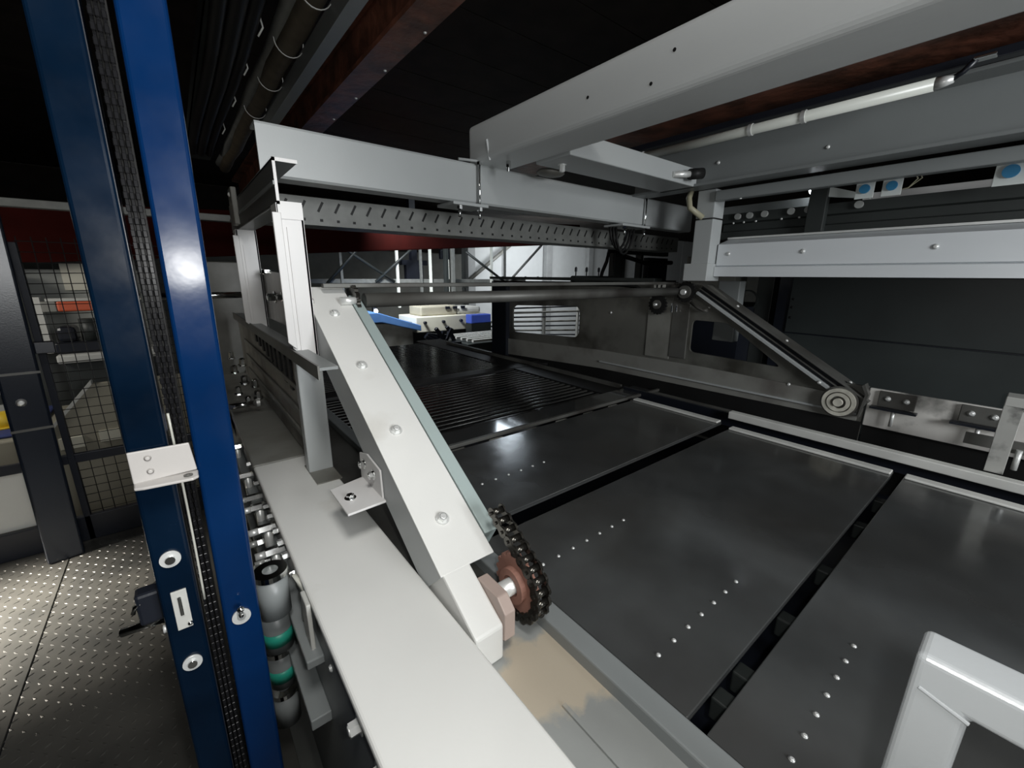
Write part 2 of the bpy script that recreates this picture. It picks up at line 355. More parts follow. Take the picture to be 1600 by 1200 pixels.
# ------------------------------------------------------------------ slanted chain guard
cg = thing('chain_guard', 'white slanted box guard covering the roller chain, bolted above the side beam', 'chain guard', (0.31, 0.46, -0.07))
y1, z1, y0, z0 = 1.205, 0.468, 0.499, 0.045
d = Vector((y1 - y0, z1 - z0)).normalized(); nrm = Vector((d.y, -d.x))       # nrm points down-forward
def gp(t, h): # point on the sloping face: t along from bottom, h depth below the face
    return (y0 + d.x * t + nrm.x * h, z0 + d.y * t + nrm.y * h)
Lg = math.hypot(y1 - y0, z1 - z0)
B().prism([gp(0, 0), gp(Lg, 0), gp(Lg, 0.0035), gp(0, 0.0035)], 'x', 0.258, 0.360, bev=0.001).make('face_plate', white_paint, cg)
B().prism([gp(0, 0.0035), gp(Lg, 0.0035), gp(Lg - 0.02, 0.085), gp(0.02, 0.085)], 'x', 0.2585, 0.262).make('side_web', beam_paint, cg)
B().prism([gp(Lg - .002, 0.0035), gp(Lg + .03, 0.03), gp(Lg, 0.085)], 'x', 0.262, 0.356).make('end_cap', beam_paint, cg)
B().prism([gp(0.035, -0.002), gp(Lg - 0.045, -0.002), gp(Lg - 0.045, 0.05), gp(0.035, 0.05)], 'x', 0.362, 0.389, bev=0.002).make('chain_track', pale_green, cg)
for t in (0.09, 0.30, 0.50, 0.70):
    yy, zz = gp(t, 0.0); M = None
    bolt((0.305, yy, zz), (0, -d.y, d.x), 0.0085, cg, zinc)
# foot block under the guard
B().prism([(0.505, 0.048), (0.408, -0.006), (0.408, -0.068), (0.53, -0.068), (0.60, 0.03), (0.56, 0.07)], 'x', 0.262, 0.312, bev=0.004).make('foot_block', white_paint, cg)
B().prism([(0.425, 0.030), (0.405, 0.012), (0.405, -0.035), (0.43, -0.05), (0.47, -0.05), (0.48, 0.03)], 'x', 0.312, 0.332, bev=0.002).make('bearing_block', mat('primer_pink', (0.42, 0.33, 0.29), 0.5), cg)
# sprocket and chain
sc_y, sc_z, sr = 0.452, 0.008, 0.052
def sprocket(cx, cy, cz, r, par, name='sprocket', m=None, teeth=18, th=0.010):
    pts = []
    for i in range(teeth * 4):
        a = 2 * math.pi * i / (teeth * 4); rr = r * (1.0 if i % 4 in (1, 2) else 0.90)
        pts.append((cy + math.cos(a) * rr, cz + math.sin(a) * rr))
    return B().prism(pts, 'x', cx - th / 2, cx + th / 2).make(name, m or sprocket_red, par)
sprocket(0.374, sc_y, sc_z, sr, cg, th=0.012)
B().ring((0.364, sc_y, sc_z), (1, 0, 0), 0.018, 0.030, 0.012).make('hub', sprocket_red, cg)
B().cyl((0.33, sc_y, sc_z), (0.40, sc_y, sc_z), 0.014, 20).make('shaft', zinc, cg)
def chain_links(path, par, x, pitch, hw, m, lh=0.0085):
    # outer and inner side plates plus rollers along a closed or open y,z path
    P = [Vector(p) for p in path]; acc = [0.0]
    for a, b in zip(P, P[1:]): acc.append(acc[-1] + (b - a).length)
    def at(s):
        for i in range(len(P) - 1):
            if acc[i + 1] >= s: return P[i].lerp(P[i + 1], (s - acc[i]) / max(1e-9, acc[i + 1] - acc[i]))
        return P[-1]
    n = int(acc[-1] / pitch)
    for k in range(n):
        a = at(k * pitch); b = at((k + 1) * pitch); dd = (b - a).normalized(); nn = Vector((-dd.y, dd.x))
        w = hw + (0.0022 if k % 2 else 0.0)
        bb = B()
        for sx in (-1, 1):
            pts = []
            for j in range(9):
                t = math.pi * (j / 8 + 0.5); pts.append(a + dd * (math.cos(t) * lh) + nn * (math.sin(t) * lh))
            mid = (a + b) / 2; pts.append(mid - nn * lh * 0.62)
            for j in range(9):
                t = math.pi * (j / 8 - 0.5); pts.append(b + dd * (math.cos(t) * lh) + nn * (math.sin(t) * lh))
            pts.append(mid + nn * lh * 0.62)
            bb.prism([(p.x, p.y) for p in pts], 'x', x + sx * w, x + sx * (w + 0.0022))
        bb.cyl((x - hw, a.x, a.y), (x + hw, a.x, a.y), lh * 0.62, 12)
        bb.cyl((x - hw - 0.007, a.x, a.y), (x + hw + 0.007, a.x, a.y), lh * 0.3, 8)
        bb.make('chain_link', m, par)
arc = []
a0 = math.atan2(-nrm.y, -nrm.x)
cr = sr + 0.003
top_out = gp(Lg - 0.02, 0.014)
a_dir = Vector((-d.y, d.x))  # outward normal of the slope (y,z)
ang0 = math.atan2(a_dir.y, a_dir.x)
path = [(sc_y + a_dir.x * cr + d.x * t, sc_z + a_dir.y * cr + d.y * t) for t in (0.105, 0.0)]
for i in range(1, 25):
    a = ang0 + math.radians(i * 200 / 24); path.append((sc_y + math.cos(a) * cr, sc_z + math.sin(a) * cr))
chain_links(path, cg, 0.377, 0.0185, 0.0095, chain_steel, 0.0098)

# angle bracket tying guard to beam
ab = thing('angle_bracket', 'white bent steel bracket bolting the slanted guard to the beam top', 'bracket', (0.25, 0.90, 0.0))
B().prism([(0.183, 0.700), (0.183, 0.812), (0.256, 0.83), (0.256, 0.705)], 'z', 0.080, 0.0845, bev=0.001).make('foot_flange', bracket_paint, ab)
B().prism([(0.718, 0.081), (0.835, 0.081), (0.835, 0.138), (0.79, 0.150), (0.722, 0.140)], 'x', 0.2535, 0.2575, bev=0.001).make('upright_flange', bracket_paint, ab)
bolt((0.205, 0.755, 0.0845), (0, 0, 1), 0.0075, ab, chrome)
bolt((0.2535, 0.808, 0.122), (-1, 0, 0), 0.0075, ab, chrome, h=0.009); bolt((0.2535, 0.757, 0.118), (-1, 0, 0), 0.0075, ab, chrome, h=0.009)

# ------------------------------------------------------------------ white posts and the channel they carry
def post(lab, x, y, z0, z1, w, dep):
    p = thing('steel_post', lab, 'post', (x, y, z0), 'white posts at the left end of the front crossbeam')
    M = None
    # channel section: web facing the front with two lips, foot cut on the slant
    B().prism([(x, z0 + 0.055), (x + w, z0), (x + w, z1), (x, z1)], 'y', y, y + 0.006, bev=0.001).make('web', bracket_paint, p)
    B().prism([(y, z0 + 0.055), (y + dep, z0 + 0.055), (y + dep, z1), (y, z1)], 'x', x, x + 0.005).make('flange', bracket_paint, p)
    B().prism([(y, z0 + 0.0), (y + dep, z0 + 0.0), (y + dep, z1), (y, z1)], 'x', x + w - 0.005, x + w).make('flange', bracket_paint, p)
    B().prism([(x - 0.010, z0 + 0.07), (x + 0.008, z0 + 0.052), (x + 0.008, z1 - 0.02), (x - 0.010, z1 - 0.02)], 'y', y - 0.004, y + 0.002, bev=0.0015).make('lip', bracket_paint, p)
    B().prism([(x + 0.016, z0 + 0.046), (x + 0.022, z0 + 0.04), (x + 0.022, z1 - 0.05), (x + 0.016, z1 - 0.05)], 'y', y - 0.003, y + 0.001).make('rib', bracket_paint, p)
    return p
post('near white steel post under the end of the short channel beam', 0.203, 1.10, 0.272, 0.653, 0.054, 0.06)
post('far white steel post further back under the short channel beam', 0.196, 1.80, 0.26, 0.650, 0.062, 0.06)
ch = thing('channel_beam', 'short grey channel beam with open white end resting on the two white posts', 'beam', (0.23, 1.1, 0.65))
B().box(0.206, 0.212, 1.10, 1.98, 0.652, 0.744, bev=0.0015).make('web', shaded_web_grey, ch)
B().box(0.206, 0.256, 1.10, 1.98, 0.738, 0.745, bev=0.0015).make('top_flange', grey_paint, ch)
B().box(0.206, 0.256, 1.10, 1.98, 0.650, 0.657, bev=0.0015).make('bottom_flange', grey_paint, ch)
B().box(0.2055, 0.2115, 1.0975, 1.100, 0.65, 0.745).box(0.2055, 0.256, 1.0975, 1.100, 0.7375, 0.745).box(0.2055, 0.256, 1.0975, 1.1, 0.62, 0.657).make('bright_end', bracket_paint, ch)
B().box(0.203, 0.206, 1.10, 1.98, 0.690, 0.698).make('rib', grey_paint, ch)
B().box(0.19, 0.206, 1.72, 1.80, 0.66, 0.775, bev=0.003).make('lug', dirty_grey, ch)
rivet((0.19, 1.76, 0.755), (-1, 0, 0), 0.008, ch)

# ------------------------------------------------------------------ crossbeams overhead
xb = thing('front_crossbeam', 'long pale grey crossbeam running from the white posts to the right frame', 'beam', (1.0, 1.34, 0.745))
B().prism([(1.30, 0.748), (1.30, 0.862), (1.304, 0.868), (1.37, 0.868), (1.37, 0.862), (1.31, 0.862), (1.31, 0.756), (1.37, 0.756), (1.37, 0.742), (1.306, 0.742)], 'x', 0.215, 2.28).make('channel', beam_paint, xb)
bb = thing('long_box_beam', 'large pale grey box beam running from above the camera towards the crossbeam', 'beam', (0.95, 0.5, 0.86))
B().box(0.865, 1.015, -0.9, 1.345, 0.868, 0.990, bev=0.016, seg=4).make('box_section', mat('box_beam_paint', (0.60, 0.62, 0.62), 0.36, var=0.05, vs=3, stretch=(1, 0.3, 1)), bb)
for (y, z) in ((0.80, 0.925), (0.62, 0.90), (0.57, 0.945)):
    B().cyl((0.8655, y, z), (0.8640, y, z), 0.0038, 10).make('bolt_hole', black_rubber, bb)
tb = thing('tie_beam', 'short grey tie beam between the long box beam and the right girder', 'beam', (1.35, 1.08, 0.86))
B().box(1.015, 1.76, 1.00, 1.16, 0.862, 0.93, bev=0.004).make('box_section', beam_paint, tb)
B().cyl((1.58, 1.00, 0.885), (1.66, 0.965, 0.892), 0.012, 16).make('spigot', zinc, tb)
B().cyl((1.65, 0.970, 0.891), (1.70, 0.945, 0.897), 0.020, 18).make('black_cap', black_rubber, tb)
bolt((1.08, 1.10, 0.862), (0, 0, -1), 0.010, tb, h=0.02)
B().ball((1.14, 1.22, 0.865), 0.045, (1.3, 1, 0.3)).make('round_pad', dirty_grey, tb)
def clamp(x, xb_, y, lab):
    c = thing('threaded_clamp', lab, 'clamp', (x, y, 0.72), 'rod clamps on the front crossbeam')
    B().cyl((x, y, 0.700), (x, y, 0.868), 0.0045, 10).make('threaded_rod', chrome, c)
    B().box(min(x, xb_) - 0.03, max(x, xb_) + 0.03, y - 0.012, y + 0.10, 0.728, 0.738, bev=0.002).make('clamp_plate', beam_paint, c)
    for xx in (x, xb_):
        B().cyl((xx, y, 0.728), (xx, y, 0.716), 0.010, 6).make('nut', chrome, c)
        B().cyl((xx, y, 0.716), (xx, y, 0.690), 0.005, 10).make('stud', chrome, c)
    B().tube([(x, y, 0.866), (x - 0.005, y + 0.01, 0.876), (x - 0.07, y + 0.02, 0.874)], 0.0045, 8).make('hook', beam_paint, c)
    B().cyl((x, y, 0.862), (x, y, 0.872), 0.009, 6).make('nut', chrome, c)
clamp(0.871, 0.79, 1.285, 'left rod clamp hanging on the front crossbeam under the box beam end')
clamp(1.832, 1.68, 1.285, 'right rod clamp hanging on the front crossbeam near the right frame')
c = thing('small_clamp', 'short stud clamp under the end of the long box beam', 'clamp', (0.93, 1.22, 0.85))
B().cyl((0.93, 1.20, 0.868), (0.93, 1.20, 0.848), 0.009, 6).make('nut', chrome, c); B().cyl((0.93, 1.20, 0.85), (0.93, 1.20, 0.836), 0.005, 8).make('stud', chrome, c)
B().cyl((0.872, 1.225, 0.866), (0.860, 1.225, 0.925), 0.004, 8).make('weld_bead', beam_paint, c)

# perforated cable tray behind the crossbeam
pt = thing('perforated_tray', 'galvanised perforated cable tray running behind the front crossbeam', 'cable tray', (1.2, 1.5, 0.69))
B().box(0.26, 2.5, 1.50, 1.503, 0.655, 0.735).make('side', galv, pt)
B().box(0.26, 2.5, 1.50, 1.62, 0.652, 0.655).make('base', galv, pt)
B().box(0.26, 2.5, 1.62, 1.623, 0.655, 0.735).make('side', galv, pt)
hole0 = B()
for k in range(6): pass
sl = B().box(-0.0035, 0.0035, -0.0008, 0.0008, -0.017, 0.017, M=Matrix.Rotation(0.5, 4, 'Y')).make('slot', black_rubber)
hl = B().box(-0.0045, 0.0045, -0.0008, 0.0008, -0.004, 0.004).make('slot', black_rubber)
for i in range(42):
    x = 0.30 + i * 0.052
    for src, z in ((sl, 0.708), (hl, 0.668)):
        o = src if (i == 0) else src.copy()
        if i: COL.objects.link(o)
        o.parent = pt; o.location = Vector((x, 1.4993, z)) - ORG[pt.name]
cb = thing('cable_loop', 'black cables drooping in a loop under the right end of the crossbeam', 'cable', (1.75, 1.36, 0.65))
for k in range(3):
    B().tube([(1.66 + 0.15 * t / 8 + k * 0.01, 1.36 - k * 0.01, 0.742 - (0.11 + 0.012 * k) * math.sin(math.pi * t / 8) ** 0.6) for t in range(9)], 0.006, 8).make('cable', black_rubber, cb)

# ------------------------------------------------------------------ right girder, post and rails
ib = thing('right_girder', 'dark grey I-section girder above the right frame', 'beam', (1.8, 0.4, 0.86))
B().prism([(1.74, 0.862), (1.835, 0.862), (1.835, 0.872), (1.795, 0.876), (1.795, 1.018), (1.86, 1.024), (1.86, 1.034), (1.722, 1.034), (1.722, 1.024), (1.783, 1.018), (1.783, 0.876), (1.74, 0.872)], 'y', -1.0, 1.32).make('girder_profile', grey_paint, ib)
rivet((1.783, 0.93, 0.945), (-1, 0, 0), 0.008, ib); rivet((1.783, 0.56, 0.925), (-1, 0, 0), 0.007, ib)
lr = thing('lower_strip_rail', 'grey flat rail hanging just below the right girder', 'rail', (1.83, 0.3, 0.79))
B().box(1.83, 1.87, -1.0, 0.952, 0.810, 0.850, bev=0.004).make('rail', grey_paint, lr)

rivet((1.84, 0.85, 0.810), (0, 0, -1), 0.006, lr)
rp = thing('right_post', 'pale grey upright box post joining the right girder to the lower rail', 'post', (1.88, 1.0, 0.49))
B().box(1.845, 1.93, 0.955, 1.035, 0.50, 0.862, bev=0.003).make('post_tube', beam_paint, rp)
B().box(1.835, 1.95, 0.95, 1.06, 0.485, 0.56, bev=0.003).make('foot', beam_paint, rp)
B().box(2.06, 2.12, 0.90, 1.0, 0.20, 0.485, bev=0.003).make('lower_tube', grey_paint, rp)
B().tube([(1.83, 1.06, 0.86), (1.80, 1.05, 0.83), (1.80, 1.04, 0.79), (1.84, 1.00, 0.75)], 0.012, 10).make('tan_hose', kapton, rp)
B().tube([(1.842, 1.04, 0.745), (1.842, 0.952, 0.745), (1.935, 0.952, 0.745)], 0.003, 6).make('cable_tie', black_rubber, rp)
rb = thing('right_lower_rail', 'bright pale grey two-step rail across the front of the dark right cabinet', 'rail', (1.92, 0.2, 0.5))
B().prism([(1.905, 0.552), (1.905, 0.640), (1.99, 0.665), (1.99, 0.505), (1.893, 0.505), (1.893, 0.545), (1.913, 0.549)], 'y', -1.0, 0.948).make('rail_profile', mat('bright_rail_paint', (0.66, 0.69, 0.71), 0.32, var=0.05, stretch=(1, .2, 1)), rb)
for y in (0.62, 0.255, 0.90): rivet((1.905, y, 0.60), (-1, 0, 0), 0.009, rb)
rk = thing('dark_guide_rail', 'dark guide rail with small rollers above the bright right rail', 'rail', (2.0, 0.2, 0.66))
B().prism([(2.02, 0.668), (2.02, 0.70), (2.035, 0.706), (2.035, 0.735), (2.02, 0.74), (2.02, 0.778), (2.07, 0.778), (2.07, 0.668)], 'y', -1.0, 1.0).make('guide', dark_teal, rk)
for y in (0.93, 0.88, 0.82, 0.72, 0.66, 0.50):
    B().cyl((2.02, y, 0.763), (2.006, y, 0.763), 0.013, 16).make('roller', mat('worn_roller', (0.3, 0.31, 0.3), 0.4) if 'worn_roller' not in MATS else MATS['worn_roller'], rk)
for y in (0.95, 0.905, 0.855, 0.755, 0.69): rivet((2.02, y, 0.738), (-1, 0, 0), 0.005, rk)
B().box(1.985, 2.02, -1.0, 0.95, 0.666, 0.674).make('lower_lip', zinc, rk)
dk = thing('dark_stanchion', 'short dark stanchion crossing the guide rail beside the lit lamp', 'stanchion', (1.99, 0.6, 0.68))
B().box(1.985, 2.018, 0.595, 0.655, 0.675, 0.85, bev=0.003).make('column', dark_teal, dk)
B().prism([(0.595, 0.80), (0.595, 0.835), (0.47, 0.79), (0.47, 0.778)], 'x', 1.995, 2.01).make('gusset', tag_white, dk)
wr = thing('white_back_rail', 'whitish rail behind the tags on the right', 'rail', (2.15, 0.2, 0.78))
B().box(2.12, 2.15, -1.0, 0.52, 0.775, 0.815, bev=0.002).make('rail', bracket_paint, wr)
B().box(2.12, 2.15, 0.66, 1.1, 0.775, 0.825, bev=0.002).make('rail', grey_paint, wr)
for (y, lab, hz) in ((0.478, 'left white tag with a blue dot of the close pair', 0.0), (0.405, 'right white tag with a blue dot of the close pair', 0.0), (0.142, 'larger white tag with a blue dot at the right edge', 0.006)):
    t = thing('marker_tag', lab, 'tag', (1.96, y, 0.80), 'white tags with blue dots')
    B().box(1.955, 1.959, y - 0.026 - hz, y + 0.026 + hz, 0.774 - hz, 0.842, bev=0.001).make('plate', tag_white, t)
    B().cyl((1.955, y, 0.805), (1.948, y, 0.805), 0.015 + hz / 2, 20).make('blue_dot', tag_blue, t)
wl = thing('wire_loop', 'thin pale wires hanging beside the close pair of tags', 'wire', (1.97, 0.36, 0.8))
for k in range(2): B().tube([(1.96, 0.36 - 0.012 * k, 0.85), (1.965, 0.345 - 0.01 * k, 0.82), (1.97, 0.365, 0.795), (1.97, 0.40, 0.79)], 0.002, 6).make('wire', kapton, wl)
lp = thing('lit_lamp', 'small lit round lamp glowing beside the dark stanchion', 'lamp', (2.1, 0.68, 0.83))
B().ball((2.08, 0.672, 0.845), 0.020).make('bulb', lampglass, lp); B().cyl((2.08, 0.672, 0.86), (2.08, 0.672, 0.90), 0.015, 12).make('socket', black_paint, lp)
ft = thing('tube_lamp', 'unlit white fluorescent tube hanging over the right girder', 'lamp', (1.66, 0.8, 1.0))
B().cyl((1.655, 1.31, 0.998), (1.655, 0.30, 0.998), 0.016, 20).make('tube', tube_white, ft)
B().cyl((1.655, 0.30, 0.998), (1.655, 0.265, 1.0), 0.016, 20, 0.009).make('end_cap', zinc, ft)
B().tube([(1.655, 0.27, 1.0), (1.65, 0.25, 1.01), (1.645, 0.23, 1.03)], 0.007, 10).make('clip', black_paint, ft)
B().box(1.63, 1.66, 0.195, 0.235, 1.025, 1.032, bev=0.003).make('clip_plate', chrome, ft)
for y in (0.60, 0.76, 1.20): B().ring((1.655, y, 0.998), (0, 1, 0), 0.0162, 0.019, 0.012).make('clamp_band', zinc, ft)
B().box(1.665, 1.70, -0.5, 1.33, 1.028, 1.05, bev=0.002).make('lamp_rail', black_paint, ft)
r1 = thing('rusty_girder', 'rust brown girder above the tube lamp', 'beam', (1.75, 0.5, 1.1))
B().prism([(1.57, 1.080), (1.79, 1.080), (1.79, 1.095), (1.69, 1.10), (1.69, 1.25), (1.79, 1.255), (1.79, 1.27), (1.57, 1.27), (1.57, 1.255), (1.67, 1.25), (1.67, 1.10), (1.57, 1.095)], 'y', -1.0, 2.2).make('girder_profile', rust_brown, r1)

# dark cabinet behind the right frame
dc = thing('dark_cabinet', 'anthracite sheet cabinet wall behind the right frame', 'cabinet', (2.5, 0.0, -0.5))
B().box(2.40, 2.41, -1.4, 0.80, 0.237, 0.60, bev=0.002).make('upper_panel', dark_panel, dc)
B().box(2.40, 2.41, -1.4, 0.80, -0.20, 0.231, bev=0.002).make('lower_panel', dark_panel, dc)
B().box(2.41, 2.70, -1.4, 0.86, -0.6, 0.62).make('carcass', black_paint, dc)
for (y, z) in ((0.80, 0.40), (0.80, 0.36), (0.80, 0.31)): rivet((2.399, y - 0.015, z), (-1, 0, 0), 0.006, dc, black_rubber)
rivet((2.40, -0.02, 0.50), (-1, 0, 0), 0.010, dc); rivet((2.40, 0.02, 0.42), (-1, 0, 0), 0.007, dc)
ds = thing('dark_machine_column', 'dark column between the right frame and the anthracite cabinet', 'machine column', (2.5, 1.0, 0.0))
B().box(2.45, 2.60, 0.90, 0.98, -0.6, 0.62, bev=0.003).make('column', dark_teal, ds)
B().box(2.45, 2.60, 1.10, 1.40, -0.6, 0.62, bev=0.003).make('column', dirty_grey, ds)
B().box(2.30, 2.9, 0.98, 1.8, -0.6, 0.35).make('body', black_paint, ds)
B().ring((2.44, 1.02, 0.38), (1, 0, 0), 0.05, 0.058, 0.01).make('handwheel', dark_teal, ds)

# ================================================================== RIGHT FRAME
flange_grey = mat('flange_grey', (0.26, 0.26, 0.24), 0.42, 0.1, col2=(0.12, 0.11, 0.10), mix=(0.5, 0.75), ms=4)
rf = thing('machine_side_panel', 'dark worn steel side panel of the machine with window and triangular cut-out', 'machine frame', (1.97, 1.5, -0.02))
def plate_with_holes(outer, holes, x0, x1):
    # outline with holes, filled in the y,z plane and given a thickness
    t = bmesh.new(); E = []
    for loop in [outer] + holes:
        vs = [t.verts.new((x0, p[0], p[1])) for p in loop]
        for i in range(len(vs)): E.append(t.edges.new((vs[i], vs[(i + 1) % len(vs)])))
    bmesh.ops.triangle_fill(t, use_beauty=True, use_dissolve=False, edges=E)
    g = bmesh.ops.extrude_face_region(t, geom=t.faces[:])
    for v in g['geom']:
        if isinstance(v, bmesh.types.BMVert): v.co.x = x1
    return t
def rnd(pts, r, n=4):
    out = []
    for i in range(len(pts)):
        p = Vector(pts[i]); a = (Vector(pts[i - 1]) - p); c = (Vector(pts[(i + 1) % len(pts)]) - p)
        la, lc = min(r, a.length / 2), min(r, c.length / 2); A = p + a.normalized() * la; C = p + c.normalized() * lc
        for k in range(n + 1):
            t = k / n; out.append(tuple(A * (1 - t) ** 2 + p * 2 * t * (1 - t) + C * t * t))
    return out
outer = [(2.68, -0.30), (2.68, 0.46), (1.05, 0.475), (0.985, 0.465), (0.50, 0.115), (0.345, 0.115), (0.345, -0.02), (0.345, -0.26), (1.6, -0.30)]
win = rnd([(2.462, 0.094), (2.462, 0.290), (1.79, 0.322), (1.79, 0.126)], 0.05)
tri = rnd([(1.055, 0.143), (1.055, 0.30), (0.885, 0.30), (0.64, 0.135)], 0.025)
t = plate_with_holes(outer, [win, tri], 1.955, 1.968)
b = B(); b._merge(t); b.make('frame_plate', frame_plate, rf)
B().prism([(2.66, 0.03), (2.66, -0.09), (1.6, -0.035), (0.36, -0.02), (0.36, 0.05), (0.48, 0.072), (1.0, 0.082), (1.6, 0.075)], 'x', 1.944, 1.9545).make('lower_flange', flange_grey, rf)
B().box(1.947, 1.9555, 1.07, 1.16, 0.105, 0.47, bev=0.002).make('stiffener', dull_steel, rf)
B().box(1.950, 1.9555, 1.16, 1.30, 0.09, 0.40).make('worn_panel', dirty_grey, rf)
B().box(1.935, 1.944, 0.36, 1.6, 0.004, 0.012, bev=0.001).make('bottom_ledge', beam_paint, rf)
B().prism([(0.345, -0.022), (1.6, -0.037), (2.66, -0.092), (2.66, -0.26), (0.345, -0.26)], 'x', 1.948, 1.9545).make('black_skirt', black_rubber, rf)  # black sheet covering the panel below the lower flange
B().box(1.92, 1.968, 2.50, 2.68, -0.12, 0.46).make('end_stiffener', black_paint, rf)
dR = Vector((1.03 - 0.40, 0.44 - 0.065)).normalized(); nR = Vector((-dR.y, dR.x))
def rp2(t, h): return (0.40 + dR.x * t + nR.x * h, 0.065 + dR.y * t + nR.y * h)
LR = math.hypot(1.03 - 0.40, 0.44 - 0.065)
B().prism([rp2(0.0, -0.016), rp2(LR, -0.016), rp2(LR, -0.004), rp2(0.0, -0.004)], 'x', 1.925, 1.955, bev=0.001).make('arm_edge', beam_paint, rf)
B().prism([rp2(0.0, -0.004), rp2(LR, -0.004), rp2(LR, 0.03), rp2(0.0, 0.03)], 'x', 1.945, 1.955).make('arm_web', black_paint, rf)
B().prism([rp2(-0.06, 0.03), rp2(LR, 0.03), rp2(LR, 0.036), rp2(-0.06, 0.036)], 'x', 1.925, 2.02, bev=0.001).make('arm_cover', dull_steel, rf)
B().prism([rp2(0.02, 0.010), rp2(LR, 0.010), rp2(LR, 0.014), rp2(0.02, 0.014)], 'x', 1.930, 1.945).make('chain_strip', dull_steel, rf)
B().prism([(0.36, 0.12), (0.345, 0.09), (0.355, 0.0), (0.35, -0.0), (0.335, 0.09), (0.352, 0.128)], 'x', 1.92, 1.96).make('end_loop', dull_steel, rf)
for t_, h_ in ((0.05, -0.012), (0.10, -0.012), (0.03, 0.045), (0.3, 0.036), (0.55, 0.036)):
    yy, zz = rp2(t_, h_); rivet((1.925 if h_ < 0 else 1.96, yy, zz), (-1, 0, 0) if h_ < 0 else (0, -dR.y, dR.x), 0.008, rf)
rivet((1.946, 0.60, 0.072), (-1, 0, 0), 0.008, rf); rivet((1.955, 0.98, 0.365), (-1, 0, 0), 0.006, rf); rivet((1.955, 1.55, 0.30), (-1, 0, 0), 0.008, rf)
# wheel at the foot of the arm
wheel_m = mat('worn_brass_grey', (0.62, 0.60, 0.52), 0.4, 0.1, var=0.2, vs=30)
wh = thing('foot_wheel', 'pale ringed sprocket wheel at the foot of the right slanted arm', 'wheel', (1.93, 0.417, 0.045))
for r0, r1, x, m in ((0.0, 0.060, 1.93, dull_steel), (0.040, 0.053, 1.921, wheel_m), (0.024, 0.036, 1.918, wheel_m)):
    B().ring((x, 0.417, 0.045), (1, 0, 0), max(r0, 0.001), r1, 0.014, 40).make('disc' if r0 == 0 else 'ring', m, wh)
B().cyl((1.95, 0.417, 0.045), (1.905, 0.417, 0.045), 0.015, 24).make('hub', wheel_m, wh)
# upper sprockets
us = thing('arm_sprocket', 'dark sprocket at the top of the right slanted arm', 'sprocket', (1.93, 1.09, 0.43))
sprocket(1.93, 1.09, 0.432, 0.050, us, m=black_rubber); B().ring((1.92, 1.09, 0.432), (1, 0, 0), 0.014, 0.030, 0.02).make('hub', dull_steel, us)
B().cyl((1.90, 1.09, 0.432), (1.96, 1.09, 0.432), 0.013, 16).make('shaft', zinc, us)
B().tube([(1.93, 1.06, 0.385), (1.93, 1.02, 0.36), (1.93, 0.99, 0.35), (1.93, 0.975, 0.352)], 0.008, 8).make('lever', dull_steel, us)
u2 = thing('return_sprocket', 'black round sprocket hanging left of the arm sprocket', 'sprocket', (1.93, 1.235, 0.365))
sprocket(1.93, 1.235, 0.365, 0.052, u2, m=black_rubber); B().ring((1.92, 1.235, 0.365), (1, 0, 0), 0.008, 0.022, 0.012).make('hub', dull_steel, u2)
B().cyl((1.90, 1.235, 0.365), (1.955, 1.235, 0.365), 0.007, 12).make('shaft', zinc, u2)
br = thing('slotted_plate', 'small pale slotted plate above the return sprocket', 'plate', (1.93, 1.25, 0.44))
B().box(1.925, 1.93, 1.20, 1.265, 0.435, 0.475, bev=0.002).make('plate', dull_white, br)
for y in (1.22, 1.245): B().box(1.923, 1.9252, y - 0.004, y + 0.004, 0.438, 0.463).make('slot', black_rubber, br)
B().cyl((1.93, 1.155, 0.33), (1.93, 1.155, 0.375), 0.004, 8).make('pin', chrome, br); B().cyl((1.93, 1.13, 0.335), (1.93, 1.13, 0.365), 0.004, 8).make('pin', chrome, br)
# wall strip right of the wheel
st = thing('side_strip', 'pale worn steel strip with bolted clamps right of the foot wheel', 'strip', (1.95, 0.0, 0.0))
B().box(1.95, 1.962, -0.9, 0.34, -0.03, 0.113, bev=0.002).make('strip', mat('worn_pale_steel', (0.75, 0.73, 0.69), 0.4, 0.2, col2=(0.14, 0.14, 0.13), mix=(0.56, 0.72), ms=7), st)
for y in (0.265, 0.06):
    B().box(1.940, 1.950, y - 0.055, y + 0.045, 0.055, 0.110, bev=0.002).make('clamp_block', dull_steel, st)
    B().box(1.915, 1.942, y - 0.065, y + 0.06, 0.046, 0.054).make('clamp_jaw', black_paint, st)
    rivet((1.940, y + 0.02, 0.085), (-1, 0, 0), 0.010, st); rivet((1.940, y - 0.03, 0.085), (-1, 0, 0), 0.010, st)
    B().cyl((1.93, y - 0.005, 0.048), (1.93, y - 0.005, -0.01), 0.006, 10).make('stud', zinc, st)
ub = thing('upright_flat_bar', 'tall flat steel bar with a top tab standing on the right table rail', 'bar', (1.80, 0.0, -0.05))
B().box(1.795, 1.803, -0.020, 0.018, -0.045, 0.155, bev=0.001).make('bar', mat('streaked_flat_steel', (0.6, 0.6, 0.57), 0.4, 0.5, col2=(0.12, 0.12, 0.115), mix=(0.48, 0.6), ms=11), ub)
B().box(1.795, 1.87, -0.035, 0.018, 0.155, 0.182, bev=0.002).make('tab', dull_white, ub)
B().cyl((1.82, -0.036, -0.03), (1.82, -0.036, 0.03), 0.007, 10).make('pin', zinc, ub)
B().box(1.83, 1.84, -0.30, 0.075, 0.015, 0.050, bev=0.001).make('cross_bar', dull_steel, ub)

